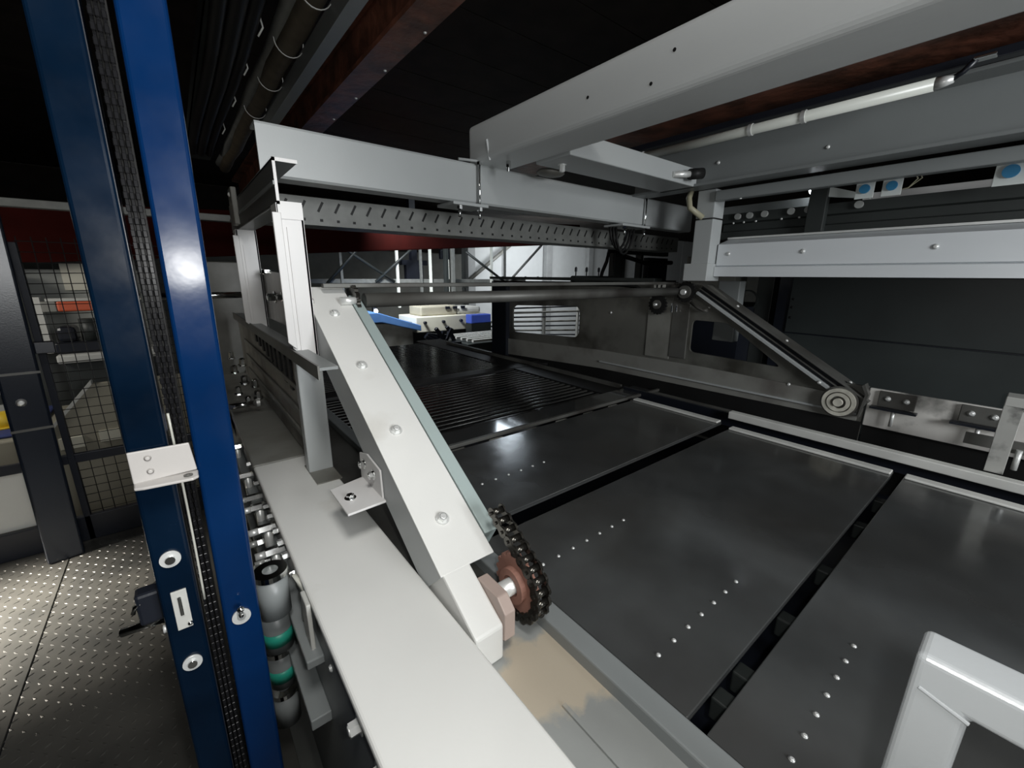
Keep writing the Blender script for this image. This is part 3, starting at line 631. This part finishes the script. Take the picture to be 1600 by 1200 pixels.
# shaft and bars across the machine
rs = thing('cross_roller', 'long dark grey shaft spanning between the two side frames', 'roller', (1.1, 1.15, 0.43))
B().cyl((0.392, 1.13, 0.434), (1.915, 1.13, 0.434), 0.019, 28).make('tube', dull_steel, rs)
B().cyl((0.375, 1.13, 0.434), (0.33, 1.13, 0.434), 0.010, 16).make('journal', zinc, rs)
sprocket(0.374, 1.165, 0.425, 0.050, rs, m=chain_steel)
kb = thing('cross_bar', 'thin dark bar above the long shaft', 'bar', (1.1, 1.6, 0.46))
B().box(0.30, 1.95, 1.16, 1.18, 0.466, 0.478, bev=0.002).make('bar', dull_steel, kb)
kb2 = thing('cable_chain_rail', 'dark rail with cable lying on top of the right frame', 'rail', (1.95, 1.8, 0.47))
B().box(1.90, 1.97, 1.25, 2.68, 0.4765, 0.495, bev=0.002).make('rail', dark_teal, kb2)
B().tube([(1.89, 2.6, 0.455), (1.89, 1.9, 0.46), (1.89, 1.5, 0.46), (1.89, 1.34, 0.45), (1.89, 1.28, 0.41)], 0.010, 8).make('cable', black_rubber, kb2)
for k in range(4): rivet((1.93, 2.55 - k * 0.13, 0.492), (0, 0, 1), 0.010, kb2, black_paint)

# ================================================================== TABLE
def table_plate(lab, x0, x1, y0, y1, rows, z=-0.08):
    t = thing('table_plate', lab, 'metal plate', ((x0 + x1) / 2, (y0 + y1) / 2, z))
    B().box(x0, x1, y0, y1, z - 0.006, z, bev=0.0015).make('sheet', plate_metal, t)
    B().box(x1 - 0.035, x1, y0 + 0.002, y1 - 0.002, z, z + 0.008, bev=0.003, seg=3).make('rolled_edge', plate_edge, t)
    B().box(x0, x1, y1 - 0.003, y1, z - 0.012, z - 0.004).box(x0, x1, y0, y0 + 0.003, z - 0.012, z - 0.004).make('fold', plate_metal, t)
    for y in rows:
        for i in range(7): rivet((x0 + 0.055 + i * 0.0445, y, z), (0, 0, 1), 0.0042, t, zinc)
    return t
table_plate('nearest dark steel table plate, partly behind the grey hoop', 0.46, 1.665, -0.75, 0.163, (0.083,))
table_plate('large dark steel table plate in the middle, with two rivet rows', 0.46, 1.665, 0.190, 0.682, (0.54, 0.27))
table_plate('narrower dark steel table plate below the slats, one rivet row', 0.46, 1.70, 0.740, 1.155, ())
t3 = bpy.data.objects['table_plate.002']
for i in range(6): rivet((0.61 + i * 0.048, 0.903, -0.08), (0, 0, 1), 0.0045, t3, zinc)
t4 = thing('edge_slab', 'thin dark steel slab in front of the slat grille', 'metal plate', (1.0, 1.25, -0.08))
B().box(0.46, 1.90, 1.205, 1.318, -0.095, -0.078, bev=0.002).make('slab', mat('polished_dark_slab', (0.19, 0.195, 0.195), 0.08, 0.8, var=0.1, bump=0), t4)
B().box(0.46, 1.95, 1.190, 1.206, -0.090, -0.076, bev=0.002).make('worn_lip', dull_steel, t4)
def grille(lab, x0, x1, y0, n, pitch, z, wid):
    g = thing('slat_grille', lab, 'grille', ((x0 + x1) / 2, y0, z))
    first = B().box(x0, x1, y0, y0 + wid, z - 0.012, z, bev=0.004, seg=2).make('slat', slat_metal, g)
    for i in range(1, n):
        o = first.copy(); COL.objects.link(o); o.location.y += i * pitch
    return g
grille('near grille of shiny dark steel slats in the table', 0.46, 1.645, 1.335, 17, 0.042, -0.085, 0.017)
bar = thing('grille_divider', 'dark flat strip between the two slat grilles', 'metal strip', (1.0, 2.08, -0.08))
B().box(0.46, 1.95, 2.06, 2.16, -0.095, -0.078, bev=0.002).make('strip', black_rubber, bar)
grille('far grille of dark steel slats towards the hall', 0.46, 1.645, 2.18, 34, 0.036, -0.085, 0.014)
sd = thing('grille_side_plate', 'dark plate right of the slat grilles along the frame', 'metal plate', (1.8, 2.2, -0.08))
B().box(1.65, 1.90, 1.32, 3.5, -0.10, -0.081, bev=0.002).make('sheet', black_rubber, sd)
B().box(1.80, 1.81, 1.33, 3.2, -0.085, -0.060).make('guide_bar', dull_steel, sd)
tr = thing('table_side_rail', 'bright worn steel rail along the right side of the table', 'rail', (1.76, 0.2, -0.06))
B().box(1.752, 1.785, -0.75, 0.74, -0.075, -0.045, bev=0.003).make('rail', plate_edge, tr)
B().box(1.785, 1.80, -0.75, 1.3, -0.12, -0.062).make('rail_back', black_paint, tr)
bed = thing('machine_bed', 'black oily machine bed under the table plates', 'machine bed', (1.2, 1.0, -0.5))
B().box(1.965, 1.985, -0.9, 0.34, -0.30, -0.035).make('back_wall', black_rubber, bed)
B().box(0.436, 1.94, -0.75, 3.5, -0.32, -0.27).make('tray', black_paint, bed)
B().box(1.81, 1.94, -0.75, 1.3, -0.13, -0.10).make('channel', mat('oily_brown_channel', (0.06, 0.034, 0.024), 0.4, var=0.4, vs=12), bed)
for x in (1.85, 1.89, 1.92): B().box(x, x + 0.004, -0.75, 1.3, -0.10, -0.088).make('track', dull_steel, bed)
for y in (0.176, 0.71, 1.18):
    for x in (0.55, 0.62, 0.80, 1.02, 1.30, 1.50):
        B().box(x, x + 0.03, y - 0.02, y + 0.022, -0.16, -0.12, bev=0.003).make('roller_block', dark_teal, bed)
for i in range(7): B().box(0.66 + i * 0.17, 0.72 + i * 0.17, 1.166, 1.180, -0.094, -0.087, bev=0.002).make('slot_bridge', dull_white if i in (1, 3, 5) else dirty_grey, bed)
B().box(0.44, 1.94, 0.7, 0.72, -0.20, -0.17).make('lower_bar', dark_teal, bed)

# hoop near the camera
hp = thing('grey_hoop', 'pale grey square-tube hoop with rounded corner in the bottom right', 'hoop', (0.42, -0.01, -0.05))
hb = B(); r = 0.006
pts = [(0.008, -0.05), (0.008, 0.226), (-0.40, 0.226), (-0.40, -0.05), (-0.365, -0.05), (-0.365, 0.192), (-0.026, 0.192), (-0.026, -0.05)]
hb.prism(pts, 'x', 0.401, 0.441, bev=0.0055, seg=4); hb.make('tube_frame', mat('hoop_paint', (0.42, 0.44, 0.45), 0.28, var=0.03, vs=3), hp)
B().cyl((0.4008, -0.026, 0.1905), (0.4008, 0.002, 0.1985), 0.0016, 8).make('weld_seam', MATS['hoop_paint'], hp)

# ================================================================== WALKWAY, FENCE, BLUE POSTS
pf = struct(B().box(-3.2, 0.06, -3.0, 2.40, -0.60, -0.567).make('floor', black_paint)); 
for (x0, x1) in ((-3.2, -1.702), (-1.698, -0.472), (-0.468, 0.06)):
    for (y0_, y1_) in ((-3.0, -0.6), (-0.597, 2.40)):
        B().box(x0, x1, y0_, y1_, -0.567, -0.56, bev=0.001).make('tread_plate', tread, pf)
stb = B(); rr_ = math.radians
for i in range(92):
    for j in range(96):
        x = -2.30 + i * 0.0255; y = -0.2 + j * 0.0255
        if abs(x + 0.47) < 0.006 or y > 2.2: continue
        an = rr_(38 if (i + j) % 2 else -52); ca, sa = math.cos(an), math.sin(an)
        vs_ = []
        for (u, v, h) in ((-0.0095, 0, 0), (0, -0.0034, 0), (0.0095, 0, 0), (0, 0.0034, 0), (-0.004, 0, 0.0018), (0.004, 0, 0.0018)):
            vs_.append((x + u * ca - v * sa, y + u * sa + v * ca, -0.5601 + h))
        stb._add(vs_, [(0, 1, 5, 4), (1, 2, 5), (2, 3, 4, 5), (3, 0, 4)])
so_ = stb.make('tread_studs', tread, pf); so_['kind'] = 'stuff'
for y in (-0.4, 1.0, 2.3): B().box(-3.2, 0.06, y - .05, y + .05, -1.6, -0.60).make('floor_support', dark_teal, pf)

def lean(o, a): o.rotation_euler.y = a
lp_ = thing('blue_post', 'left dark blue door post with latch slot and round bolts', 'post', (-0.052, 0.63, 0.2))
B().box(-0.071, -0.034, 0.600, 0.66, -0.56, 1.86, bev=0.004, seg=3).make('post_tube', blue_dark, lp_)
B().box(-0.036, -0.0335, 0.603, 0.608, -0.56, 1.8).make('edge_strip', black_paint, lp_)
for z in (0.164, 0.008):
    b_ = B().cyl((-0.053, 0.600, z), (-0.053, 0.5965, z), 0.0105, 24).make('bolt_washer', zinc, lp_)
    B().cyl((-0.053, 0.5965, z), (-0.053, 0.593, z), 0.005, 12).make('bolt_head', chrome, b_)
B().cyl((-0.053, 0.600, 0.275), (-0.053, 0.597, 0.275), 0.004, 12).make('bolt_washer', zinc, lp_)
sl_ = B().box(-0.060, -0.0445, 0.5975, 0.600, 0.062, 0.118, bev=0.0007).make('latch_slot', dull_white, lp_); sl_['label'] = 'pale latch plate'
B().box(-0.0545, -0.0505, 0.595, 0.598, 0.083, 0.110, bev=0.001).make('latch_tongue', chrome, sl_)
B().ball((-0.047, 0.5965, 0.068), 0.003).make('latch_screw', chrome, sl_)
B().cyl((-0.071, 0.615, 0.06), (-0.075, 0.615, 0.06), 0.005, 12).make('side_screw', zinc, lp_)
rp_ = thing('blue_post', 'right bright blue post with a chrome knob, glaring white near its middle', 'post', (0.007, 0.63, 0.2))
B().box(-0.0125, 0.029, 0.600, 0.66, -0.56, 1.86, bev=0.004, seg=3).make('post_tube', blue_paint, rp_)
k_ = B().cyl((0.007, 0.600, 0.046), (0.007, 0.5965, 0.046), 0.011, 28).make('knob_washer', zinc, rp_)
B().cyl((0.007, 0.598, 0.046), (0.007, 0.588, 0.058), 0.0055, 16, 0.0022).make('knob_cone', chrome, k_)
B().ball((0.007, 0.586, 0.066), 0.0045).make('knob_ball', chrome, k_)
lean(lp_, 0.008); lean(rp_, 0.014)
es = thing('edge_profile', 'black ribbed sealing profile running down between the two blue posts', 'edge profile', (-0.023, 0.62, 0.2))
B().box(-0.031, -0.0165, 0.640, 0.655, -0.56, 1.86).make('backing', black_rubber, es)
for k, x in enumerate((-0.0295, -0.0245, -0.0195)):
    bb_ = B(); bb_.box(x - 0.0012, x + 0.0012, 0.622, 0.640, -0.56, 1.86)
    z = -0.5
    while z < 1.5:
        bb_.box(x - 0.0019, x + 0.0019, 0.6185, 0.6225, z, z + 0.007, bev=0.0006, seg=1); z += 0.0125
    o_ = bb_.make('toothed_strip', mat('wet_black_rubber', (0.008, 0.008, 0.009), 0.22, bump=0) if 'wet_black_rubber' not in MATS else MATS['wet_black_rubber'], es)
B().tube([(-0.030 + 0.0015 * math.sin(z_ * 9), 0.617, z_) for z_ in [0.34 - 0.02 * i for i in range(14)]], 0.0014, 8).make('pale_cord', clear_tube, es)
lean(es, 0.011)
kb_ = thing('keeper_bracket', 'pale grey angle bracket screwed across the two blue posts', 'bracket', (-0.04, 0.595, 0.29))
B().prism([(-0.069, 0.270), (-0.069, 0.308), (-0.014, 0.307), (-0.011, 0.272)], 'y', 0.5935, 0.597, bev=0.0012).make('upright_flange', keeper_paint, kb_)
B().prism([(-0.069, 0.597), (-0.068, 0.580), (-0.060, 0.577), (-0.016, 0.572), (-0.0105, 0.577), (-0.0105, 0.597)], 'z', 0.2675, 0.271, bev=0.0012).make('lower_flange', keeper_paint, kb_)
B().ring((-0.020, 0.583, 0.2717), (0, 0, 1), 0.0022, 0.0045, 0.001, 16).make('bolt_hole', dull_steel, kb_)
for z in (0.298, 0.282): rivet((-0.0525, 0.5935, z), (0, -1, 0), 0.0036, kb_, keeper_paint)
lv = thing('door_lever', 'bent chrome door lever with a black escutcheon behind the left blue post', 'lever', (-0.09, 0.66, 0.07))
B().box(-0.098, -0.071, 0.628, 0.650, 0.065, 0.110, bev=0.004).make('escutcheon', black_paint, lv)
B().tube([(-0.071, 0.640, 0.062), (-0.088, 0.640, 0.064), (-0.090, 0.640, 0.060)], 0.009, 12).make('neck', chrome, lv)
B().tube([(-0.088, 0.642, 0.058), (-0.100, 0.648, 0.054), (-0.120, 0.655, 0.050)], 0.0055, 12).make('grip', chrome, lv)
B().tube([(-0.092, 0.630, 0.098), (-0.099, 0.632, 0.094), (-0.102, 0.634, 0.085)], 0.0025, 8).make('key_bow', chrome, lv)

fn = thing('mesh_fence', 'black mesh fence with flat rails at the far edge of the tread plate floor', 'fence', (-0.3, 2.25, -0.56))
B().box(-2.6, 0.05, 2.235, 2.26, -0.56, -0.452, bev=0.003).make('bottom_rail', black_paint, fn)
B().box(-2.6, 0.05, 2.24, 2.26, -0.225, -0.188, bev=0.003).make('middle_rail', black_paint, fn)
B().box(-2.6, -0.53, 2.24, 2.26, 0.04, 0.075, bev=0.003).make('upper_rail', dark_teal, fn)
p = B().box(-2.6, -0.53, 2.262, 2.268, -0.452, -0.225).make('infill_board', dull_white, fn); p['label'] = 'off-white infill board'
B().box(-0.425, -0.405, 2.235, 2.26, -0.56, 0.60, bev=0.002).make('mesh_frame', black_paint, fn)
mm = B(); random.seed(5)
x = -0.405
while x < 0.04:
    j = random.uniform(-.002, .002)
    mm.tube([(x + j, 2.25, -0.46), (x - j, 2.25, 0.0), (x + j, 2.25, 0.62)], 0.0016, 5); x += 0.036
z = -0.44
while z < 0.62:
    mm.tube([(-0.41, 2.247, z), (-0.2, 2.247, z + random.uniform(-.003, .003)), (0.04, 2.247, z)], 0.0016, 5); z += 0.036
mo = mm.make('wire_mesh', wire_mat, fn); mo['kind'] = 'stuff'
fp = thing('fence_post', 'thick black fence post with latch standing left of the wire mesh', 'post', (-0.48, 2.2, -0.56))
B().box(-0.535, -0.435, 2.15, 2.232, -0.56, 1.86, bev=0.008, seg=3).make('post_tube', mat('gloss_black_paint', (0.006, 0.009, 0.016), 0.25, var=0.1), fp)
B().box(-0.435, -0.385, 2.16, 2.20, 0.225, 0.265, bev=0.003).make('latch_keep', black_paint, fp)
B().box(-0.56, -0.535, 2.16, 2.18, 0.235, 0.25, bev=0.002).make('latch_pin', black_paint, fp)
for z in (0.165, -0.035): B().box(-0.536, -0.434, 2.146, 2.150, z - .004, z + .004).make('cover_line', dull_steel, fp)
rivet((-0.495, 2.149, 0.065), (0, -1, 0), 0.014, fp); fp.rotation_euler = (0, 0.02, 0.20); fp.location.y -= 0.03

# ================================================================== UPPER LEFT: girder, tray, cable bundles
gi = thing('rusty_roof_beam', 'thick rust brown roof beam running away above the white crossbeam', 'beam', (0.78, 1.9, 1.3))
B().prism([(0.70, 1.30), (0.815, 1.30), (0.815, 1.318), (0.765, 1.325), (0.765, 1.50), (0.82, 1.51), (0.82, 1.53), (0.69, 1.53), (0.69, 1.51), (0.752, 1.50), (0.752, 1.325), (0.70, 1.318)], 'y', -0.6, 6.0).make('girder_profile', rust_brown, gi)
for k in range(7): rivet((0.80, 1.5 + k * 0.35, 1.30), (0, 0, -1), 0.007, gi)
rl_ = thing('support_angle', 'flat grey metal angle under the ceiling, right of the tied cable bundle', 'rail', (0.5, 2.0, 1.2))
B().prism([(0.475, 1.20), (0.515, 1.20), (0.515, 1.204), (0.479, 1.204), (0.479, 1.26), (0.475, 1.26)], 'y', -0.5, 2.9).make('angle', grey_paint, rl_)
cbun = thing('cable_bundle', 'thick brown cable bundle tied with pale cords along the ceiling', 'cable bundle', (0.43, 2.0, 1.27))
for (x, z, r) in ((0.432, 1.268, 0.034), (0.405, 1.29, 0.026), (0.455, 1.30, 0.024)):
    B().tube([(x + 0.006 * math.sin(t * 2.3 + x * 90), -0.4 + t * 0.34, z + 0.005 * math.cos(t * 1.9 + x * 50)) for t in range(14)], r, 12).make('cable', bundle if x > .43 else galv, cbun)
for y in (1.45, 1.80, 2.15, 2.55): B().ring((0.435, y, 1.275), (0, 1, 0.12), 0.045, 0.0475, 0.005, 24).make('tie_cord', dull_white, cbun)
cb2 = thing('dark_cable_tray', 'dark cable tray with loose ties running beside the brown bundle', 'cable tray', (0.28, 2.0, 1.3))
B().box(0.20, 0.35, -0.4, 4.0, 1.30, 1.306).box(0.20, 0.204, -0.4, 4.0, 1.30, 1.36).box(0.346, 0.35, -0.4, 4.0, 1.30, 1.36).make('tray', dark_teal, cb2)
for (x, r) in ((0.23, 0.022), (0.275, 0.026), (0.32, 0.02)):
    B().tube([(x + 0.005 * math.sin(t), -0.4 + t * 0.34, 1.28 + 0.004 * math.cos(t * 1.3)) for t in range(13)], r, 10).make('cable', black_rubber, cb2)
for y in (1.5, 1.75, 2.1, 2.5, 3.0): B().tube([(0.345, y, 1.30), (0.35, y, 1.27), (0.335, y + 0.01, 1.245)], 0.003, 6).make('tie_end', dull_white, cb2)

# ================================================================== RED CRANE BEAM AND HALL
A_ = Vector((-3.2, 3.45, 0.36)); B2 = Vector((6.6, 6.2, 1.14))
rdm = slant(A_, B2 - A_); Lr = (B2 - A_).length
rc = thing('red_crane_beam', 'dark red deep beam crossing the hall behind the machine', 'beam', tuple((A_ + B2) / 2))
B().box(0, Lr, -0.05, 0.05, 0.012, 0.365, M=rdm).make('web', red_beam, rc)
B().box(0, Lr, -0.12, 0.12, 0.0, 0.012, M=rdm).make('bottom_flange', red_beam, rc)
gt = thing('grey_header_rail', 'dull grey horizontal rail along the top of the red beam', 'rail', (-0.5, 3.3, 0.8))
B().box(-4.0, 0.9, 3.28, 3.34, 0.815, 0.855, bev=0.003).make('rail', galv, gt)
B().box(-4.0, 0.9, 3.34, 3.46, 0.845, 0.855).make('shelf', galv, gt)
def bx(name, lab, cat, x0, x1, y0, y1, z0, z1, m, grp=None, bev=0.01):
    t = thing(name, lab, cat, ((x0 + x1) / 2, (y0 + y1) / 2, z0), grp)
    B().box(x0, x1, y0, y1, z0, z1, bev=bev).make('body', m, t); return t
# things seen through and left of the mesh
t = bx('display_board', 'large pale grey board behind the wire mesh', 'board', -1.6, -0.20, 4.3, 4.36, -1.6, 0.52, mat('pale_board', (0.30, 0.31, 0.29), 0.7))
B().box(-0.60, -0.44, 4.27, 4.30, 0.38, 0.56).make('white_sheet', cream, t)
t = bx('workbench', 'pale workbench behind the mesh with a dark machine on it', 'bench', -0.60, -0.15, 3.5, 4.1, -0.02, 0.03, dull_white)
B().box(-0.58, -0.17, 3.55, 4.05, -1.6, -0.02, bev=0.01).make('cabinet_base', dark_teal, t)
t = bx('bench_machine', 'small dark machine standing on the bench behind the mesh', 'machine', -0.60, -0.36, 3.55, 3.85, 0.03, 0.10, black_paint)
B().box(-0.58, -0.50, 3.55, 3.7, 0.10, 0.19, bev=0.02).make('head', black_paint, t); B().cyl((-0.44, 3.6, 0.10), (-0.44, 3.6, 0.23), 0.045, 16).make('motor', dark_teal, t)
t = bx('orange_hoist_bar', 'orange red bar above the bench behind the mesh', 'bar', -0.56, -0.30, 3.6, 3.66, 0.275, 0.335, orange)
B().box(-0.62, -0.56, 3.6, 3.66, 0.275, 0.335, bev=0.004).make('end_block', dirty_grey, t); B().box(-0.60, -0.28, 3.6, 3.66, 0.336, 0.352).make('top_strip', dull_white, t)
B().box(-0.66, -0.62, 3.6, 3.66, 0.03, 0.36).make('stand', dull_white, t)
t = thing('stair_panel', 'beige stair side panel with a white slanted edge behind the mesh', 'panel', (-0.4, 3.2, -1.0))
B().prism([(-0.66, -1.6), (-0.66, -0.36), (-0.44, -0.10), (-0.05, -0.10), (-0.05, -1.6)], 'y', 3.20, 3.24).make('panel', beige, t)
B().prism([(-0.66, -0.36), (-0.44, -0.10), (-0.44, -0.075), (-0.675, -0.355)], 'y', 3.19, 3.25).make('white_edge', dull_white, t)
for (x, z) in ((-0.62, -0.41), (-0.46, -0.40)): B().box(x, x + 0.10, 3.185, 3.20, z - 0.035, z + 0.03, bev=0.002).make('paper', cream, t)
t = bx('blue_mat', 'deep blue mat on a pale bench left of the black fence post', 'mat', -1.7, -0.72, 3.3, 3.9, -0.36, -0.34, mat('deep_blue_mat', (0.03, 0.045, 0.16), 0.7))
B().box(-1.75, -0.62, 3.25, 3.95, -1.6, -0.362, bev=0.01).make('bench', beige, t)
t = thing('yellow_helmet', 'yellow rounded helmet on the deep blue mat', 'helmet', (-0.86, 3.5, -0.34))
B().ball((-0.86, 3.5, -0.31), 0.07, (1, 1, 0.8), 20).make('shell', yellow, t); B().cyl((-0.86, 3.5, -0.34), (-0.86, 3.5, -0.33), 0.085, 24).make('brim', yellow, t)
t = bx('wall_cabinet', 'tall pale cabinet left of the black fence post', 'cabinet', -2.4, -0.78, 4.0, 4.2, -1.6, 0.48, mat('pale_cabinet', (0.42, 0.43, 0.41), 0.6, col2=(0.30, 0.30, 0.27), mix=(.5, .6)))

# hall behind the machine: truss work, machine rows
tr_ = thing('steel_truss', 'grey lattice truss with crossed bracing behind the machine', 'truss', (3.2, 6.0, 0.4))
B().box(0.8, 5.4, 6.4, 6.46, 0.38, 0.44, bev=0.004).make('lower_chord', galv, tr_)
B().box(0.8, 5.4, 6.4, 6.46, 1.3, 1.36, bev=0.004).make('upper_chord', galv, tr_)
for x, m in ((2.75, tube_white), (3.15, galv), (3.32, tube_white), (4.55, tube_white), (4.85, galv), (1.9, galv)):
    B().box(x, x + 0.035, 6.36, 6.4, 0.0, 1.34).make('vertical_bar', m, tr_)
for (xa, za, xb2, zb) in ((1.6, 1.1, 2.7, 0.40), (2.4, 0.40, 3.5, 1.30), (1.7, 0.38, 2.5, 1.2), (4.0, 0.9, 4.9, 0.36), (4.95, 0.40, 6.0, 1.3)):
    B().tube([(xa, 6.35, za), (xb2, 6.35, zb)], 0.022, 6).make('brace', dark_teal if xa < 4.9 else galv, tr_)
co = thing('steel_column', 'dark double steel column standing under the red beam', 'column', (3.55, 6.2, -1.6))
B().box(3.52, 3.58, 6.2, 6.28, -1.6, 1.2, bev=0.004).make('flange_tube', dark_teal, co); B().box(3.64, 3.70, 6.2, 6.28, -1.6, 1.2, bev=0.004).make('flange_tube', galv, co)
vt = thing('vertical_tube_lamp', 'bright upright fluorescent tube beside the dark column', 'lamp', (3.95, 6.9, -0.2))
B().cyl((3.95, 6.9, -0.2), (3.95, 6.9, 0.78), 0.032, 16).make('tube', litwhite, vt); B().box(3.80, 4.10, 6.86, 6.94, 0.78, 0.95, bev=0.02).make('fixture', black_paint, vt)
B().box(3.90, 4.00, 6.86, 6.94, -1.6, -0.2, bev=0.01).make('stand', dark_teal, vt)
dc2 = thing('dark_chute', 'dark T-shaped bracket behind the truss', 'bracket', (3.0, 6.6, 0.4))
B().box(2.95, 3.40, 6.6, 6.7, 0.66, 0.74).box(3.12, 3.22, 6.6, 6.7, 0.74, 1.86).box(3.02, 3.32, 6.6, 6.7, 0.40, 0.66).make('body', black_paint, dc2)
for x in (5.9, 8.6, 10.4, 12.0):
    t = bx('wall_column', ['first', 'second', 'third', 'fourth'][[5.9, 8.6, 10.4, 12.0].index(x)] + ' pale column from the left before the bright hall wall', 'column', x, x + 0.22, 9.25, 9.4, -1.6, 1.86, mat('pale_column', (0.32, 0.33, 0.33), 0.7) if x == 5.9 else MATS['pale_column'], 'columns of the bright wall')
br_ = thing('diagonal_brace', 'grey slanted brace before the bright wall', 'brace', (6.3, 9.1, 0.5))
B().tube([(5.9, 9.2, 0.4), (7.5, 9.2, 1.5)], 0.05, 8).make('tube', dirty_grey, br_)
tb_ = thing('blue_tarp_table', 'table under a blue tarpaulin seen below the long shaft', 'table', (2.2, 5.6, -1.6))
B().prism([(1.7, 0.03), (2.0, 0.03), (2.60, -0.17), (2.60, -0.25), (2.05, -0.10), (1.7, -0.10)], 'y', 5.3, 6.1, bev=0.01).make('tarpaulin', tarp_blue, tb_)
B().box(1.75, 2.5, 5.35, 6.0, -1.6, -0.12, bev=0.02).make('body', dirty_grey, tb_)
g_ = thing('floodlight', 'small glaring lamp above the blue tarpaulin', 'lamp', (2.3, 6.1, -0.03))
B().ball((2.3, 6.16, -0.02), 0.03).make('bulb', lampglass, g_); B().box(2.27, 2.33, 6.19, 6.25, -1.6, 0.03, bev=0.005).make('housing', black_paint, g_)
cm = thing('cream_machine', 'long cream enamel machine with dark knobs beyond the grilles', 'machine', (3.2, 5.8, -1.6))
B().box(2.62, 3.85, 5.5, 6.1, -0.30, -0.08, bev=0.01).make('front_panel', cream, cm)
B().box(2.62, 3.85, 5.55, 6.05, -1.6, -0.30).make('base', dark_teal, cm)
B().box(2.75, 3.35, 5.6, 6.0, -0.08, 0.06, bev=0.02).make('upper_box', beige, cm); B().box(3.35, 3.80, 5.6, 6.0, -0.08, 0.03, bev=0.04).make('hood', dull_white, cm)
for x in (2.75, 3.05, 3.35, 3.6, 3.75): B().cyl((x, 5.5, -0.16), (x, 5.46, -0.16), 0.022, 12).make('knob', black_paint, cm)
for x in (3.15, 3.28, 3.42): B().box(x, x + 0.07, 5.58, 5.6, 0.01, 0.05).make('switch', black_paint, cm)
t = bx('blue_cover', 'bright blue cover on the right end of the cream machine', 'cover', 3.42, 3.78, 5.30, 5.46, -0.20, -0.07, bright_blue)
B().box(3.42, 3.78, 5.30, 5.46, -1.6, -0.20).make('stand', dark_teal, t)
wf = thing('white_roller_bed', 'pale slatted conveyor bed in front of the cream machine', 'conveyor', (3.0, 4.6, -1.6))
for k in range(6): B().box(2.80 - k * 0.008, 3.6, 4.3 + k * 0.12, 4.34 + k * 0.12, -0.30, -0.27).make('rail', dull_white, wf)
B().box(2.72, 3.7, 4.3, 5.0, -1.6, -0.32).make('base', dark_teal, wf)
dm = thing('dark_tool_heap', 'black tangle of tooling between the table grille and the cream machine', 'tooling', (2.6, 4.5, -0.3))
for k in range(9):
    a = random.uniform(0, 3.1); x = 2.30 + 0.04 * k; B().box(-0.09, 0.09, -0.02, 0.02, -0.02, 0.02, M=Matrix.Translation((x, 4.45 + 0.03 * (k % 3), -0.24 + 0.02 * (k % 4))) @ Matrix.Rotation(a, 4, 'Y'), bev=0.004).make('bar', black_paint, dm)
B().box(2.25, 2.66, 4.35, 4.7, -1.6, -0.28).make('stand', black_paint, dm)
wr_ = thing('white_rack', 'white rack of horizontal rails seen through the frame window', 'rack', (6.5, 7.0, -1.6))
for k in range(7): B().tube([(5.2, 7.0 + 0.1 * k, -0.16 - 0.10 * k), (8.4, 7.2 + 0.1 * k, -0.22 - 0.135 * k)], 0.018 + 0.006 * (k % 2), 8).make('rail', dirty_grey if k % 2 else black_paint, wr_)
for x in (5.7, 6.75, 7.9): B().box(x, x + 0.05, 7.3, 7.36, -1.6, -0.1).make('upright', dull_white, wr_)
# dark mechanism right of the bright wall, before the right post
me_ = thing('dark_mechanism', 'dark mechanism frame with cables beneath the perforated tray', 'mechanism', (2.2, 1.9, 0.47))
def mech(px0, px1, z0, z1, m=dark_teal, y=1.9): B().box(px0, px1, y, y + 0.05, z0, z1, bev=0.003).make('frame_bar', m, me_)
mech(2.40, 3.05, 0.655, 0.71); mech(2.40, 2.47, 0.468, 0.70); mech(2.50, 2.52, 0.468, 0.66); mech(2.40, 3.2, 0.46, 0.475); mech(2.70, 2.73, 0.468, 0.66); mech(2.80, 3.05, 0.47, 0.64, black_paint)
B().tube([(2.5, 1.9, 0.64), (2.75, 1.9, 0.60), (3.1, 1.9, 0.61)], 0.016, 8).make('hose', black_rubber, me_)
B().tube([(2.36, 1.92, 0.68), (2.34, 1.92, 0.60), (2.30, 1.92, 0.53), (2.28, 1.92, 0.47)], 0.012, 8).make('hose', black_rubber, me_)
B().box(2.02, 2.40, 1.9, 1.95, 0.46, 0.505, bev=0.01).make('trough', dark_teal, me_)
for x in (2.02, 2.12, 2.24): B().cyl((x, 1.9, 0.47), (x, 1.9, 0.56), 0.004, 6).make('probe', dark_teal, me_); B().cyl((x, 1.9, 0.53), (x, 1.9, 0.555), 0.008, 8).make('probe_tip', black_paint, me_)
B().box(1.96, 3.2, 1.88, 1.97, 0.44, 0.462).make('base_bar', dark_teal, me_)

sk = struct(B().prism([(3.55, 4.55), (4.5, 5.1), (5.1, 5.6), (4.2, 5.72), (3.62, 4.95)], 'z', 1.845, 1.858).make('glow_panel', mat('glow_panel_emission', (0.8, 0.85, 0.9), 0.4, emit=(0.80, 0.90, 1.0, 7.0), bump=0)))  # added glowing ceiling panel, shaped for the bright reflection on the slab
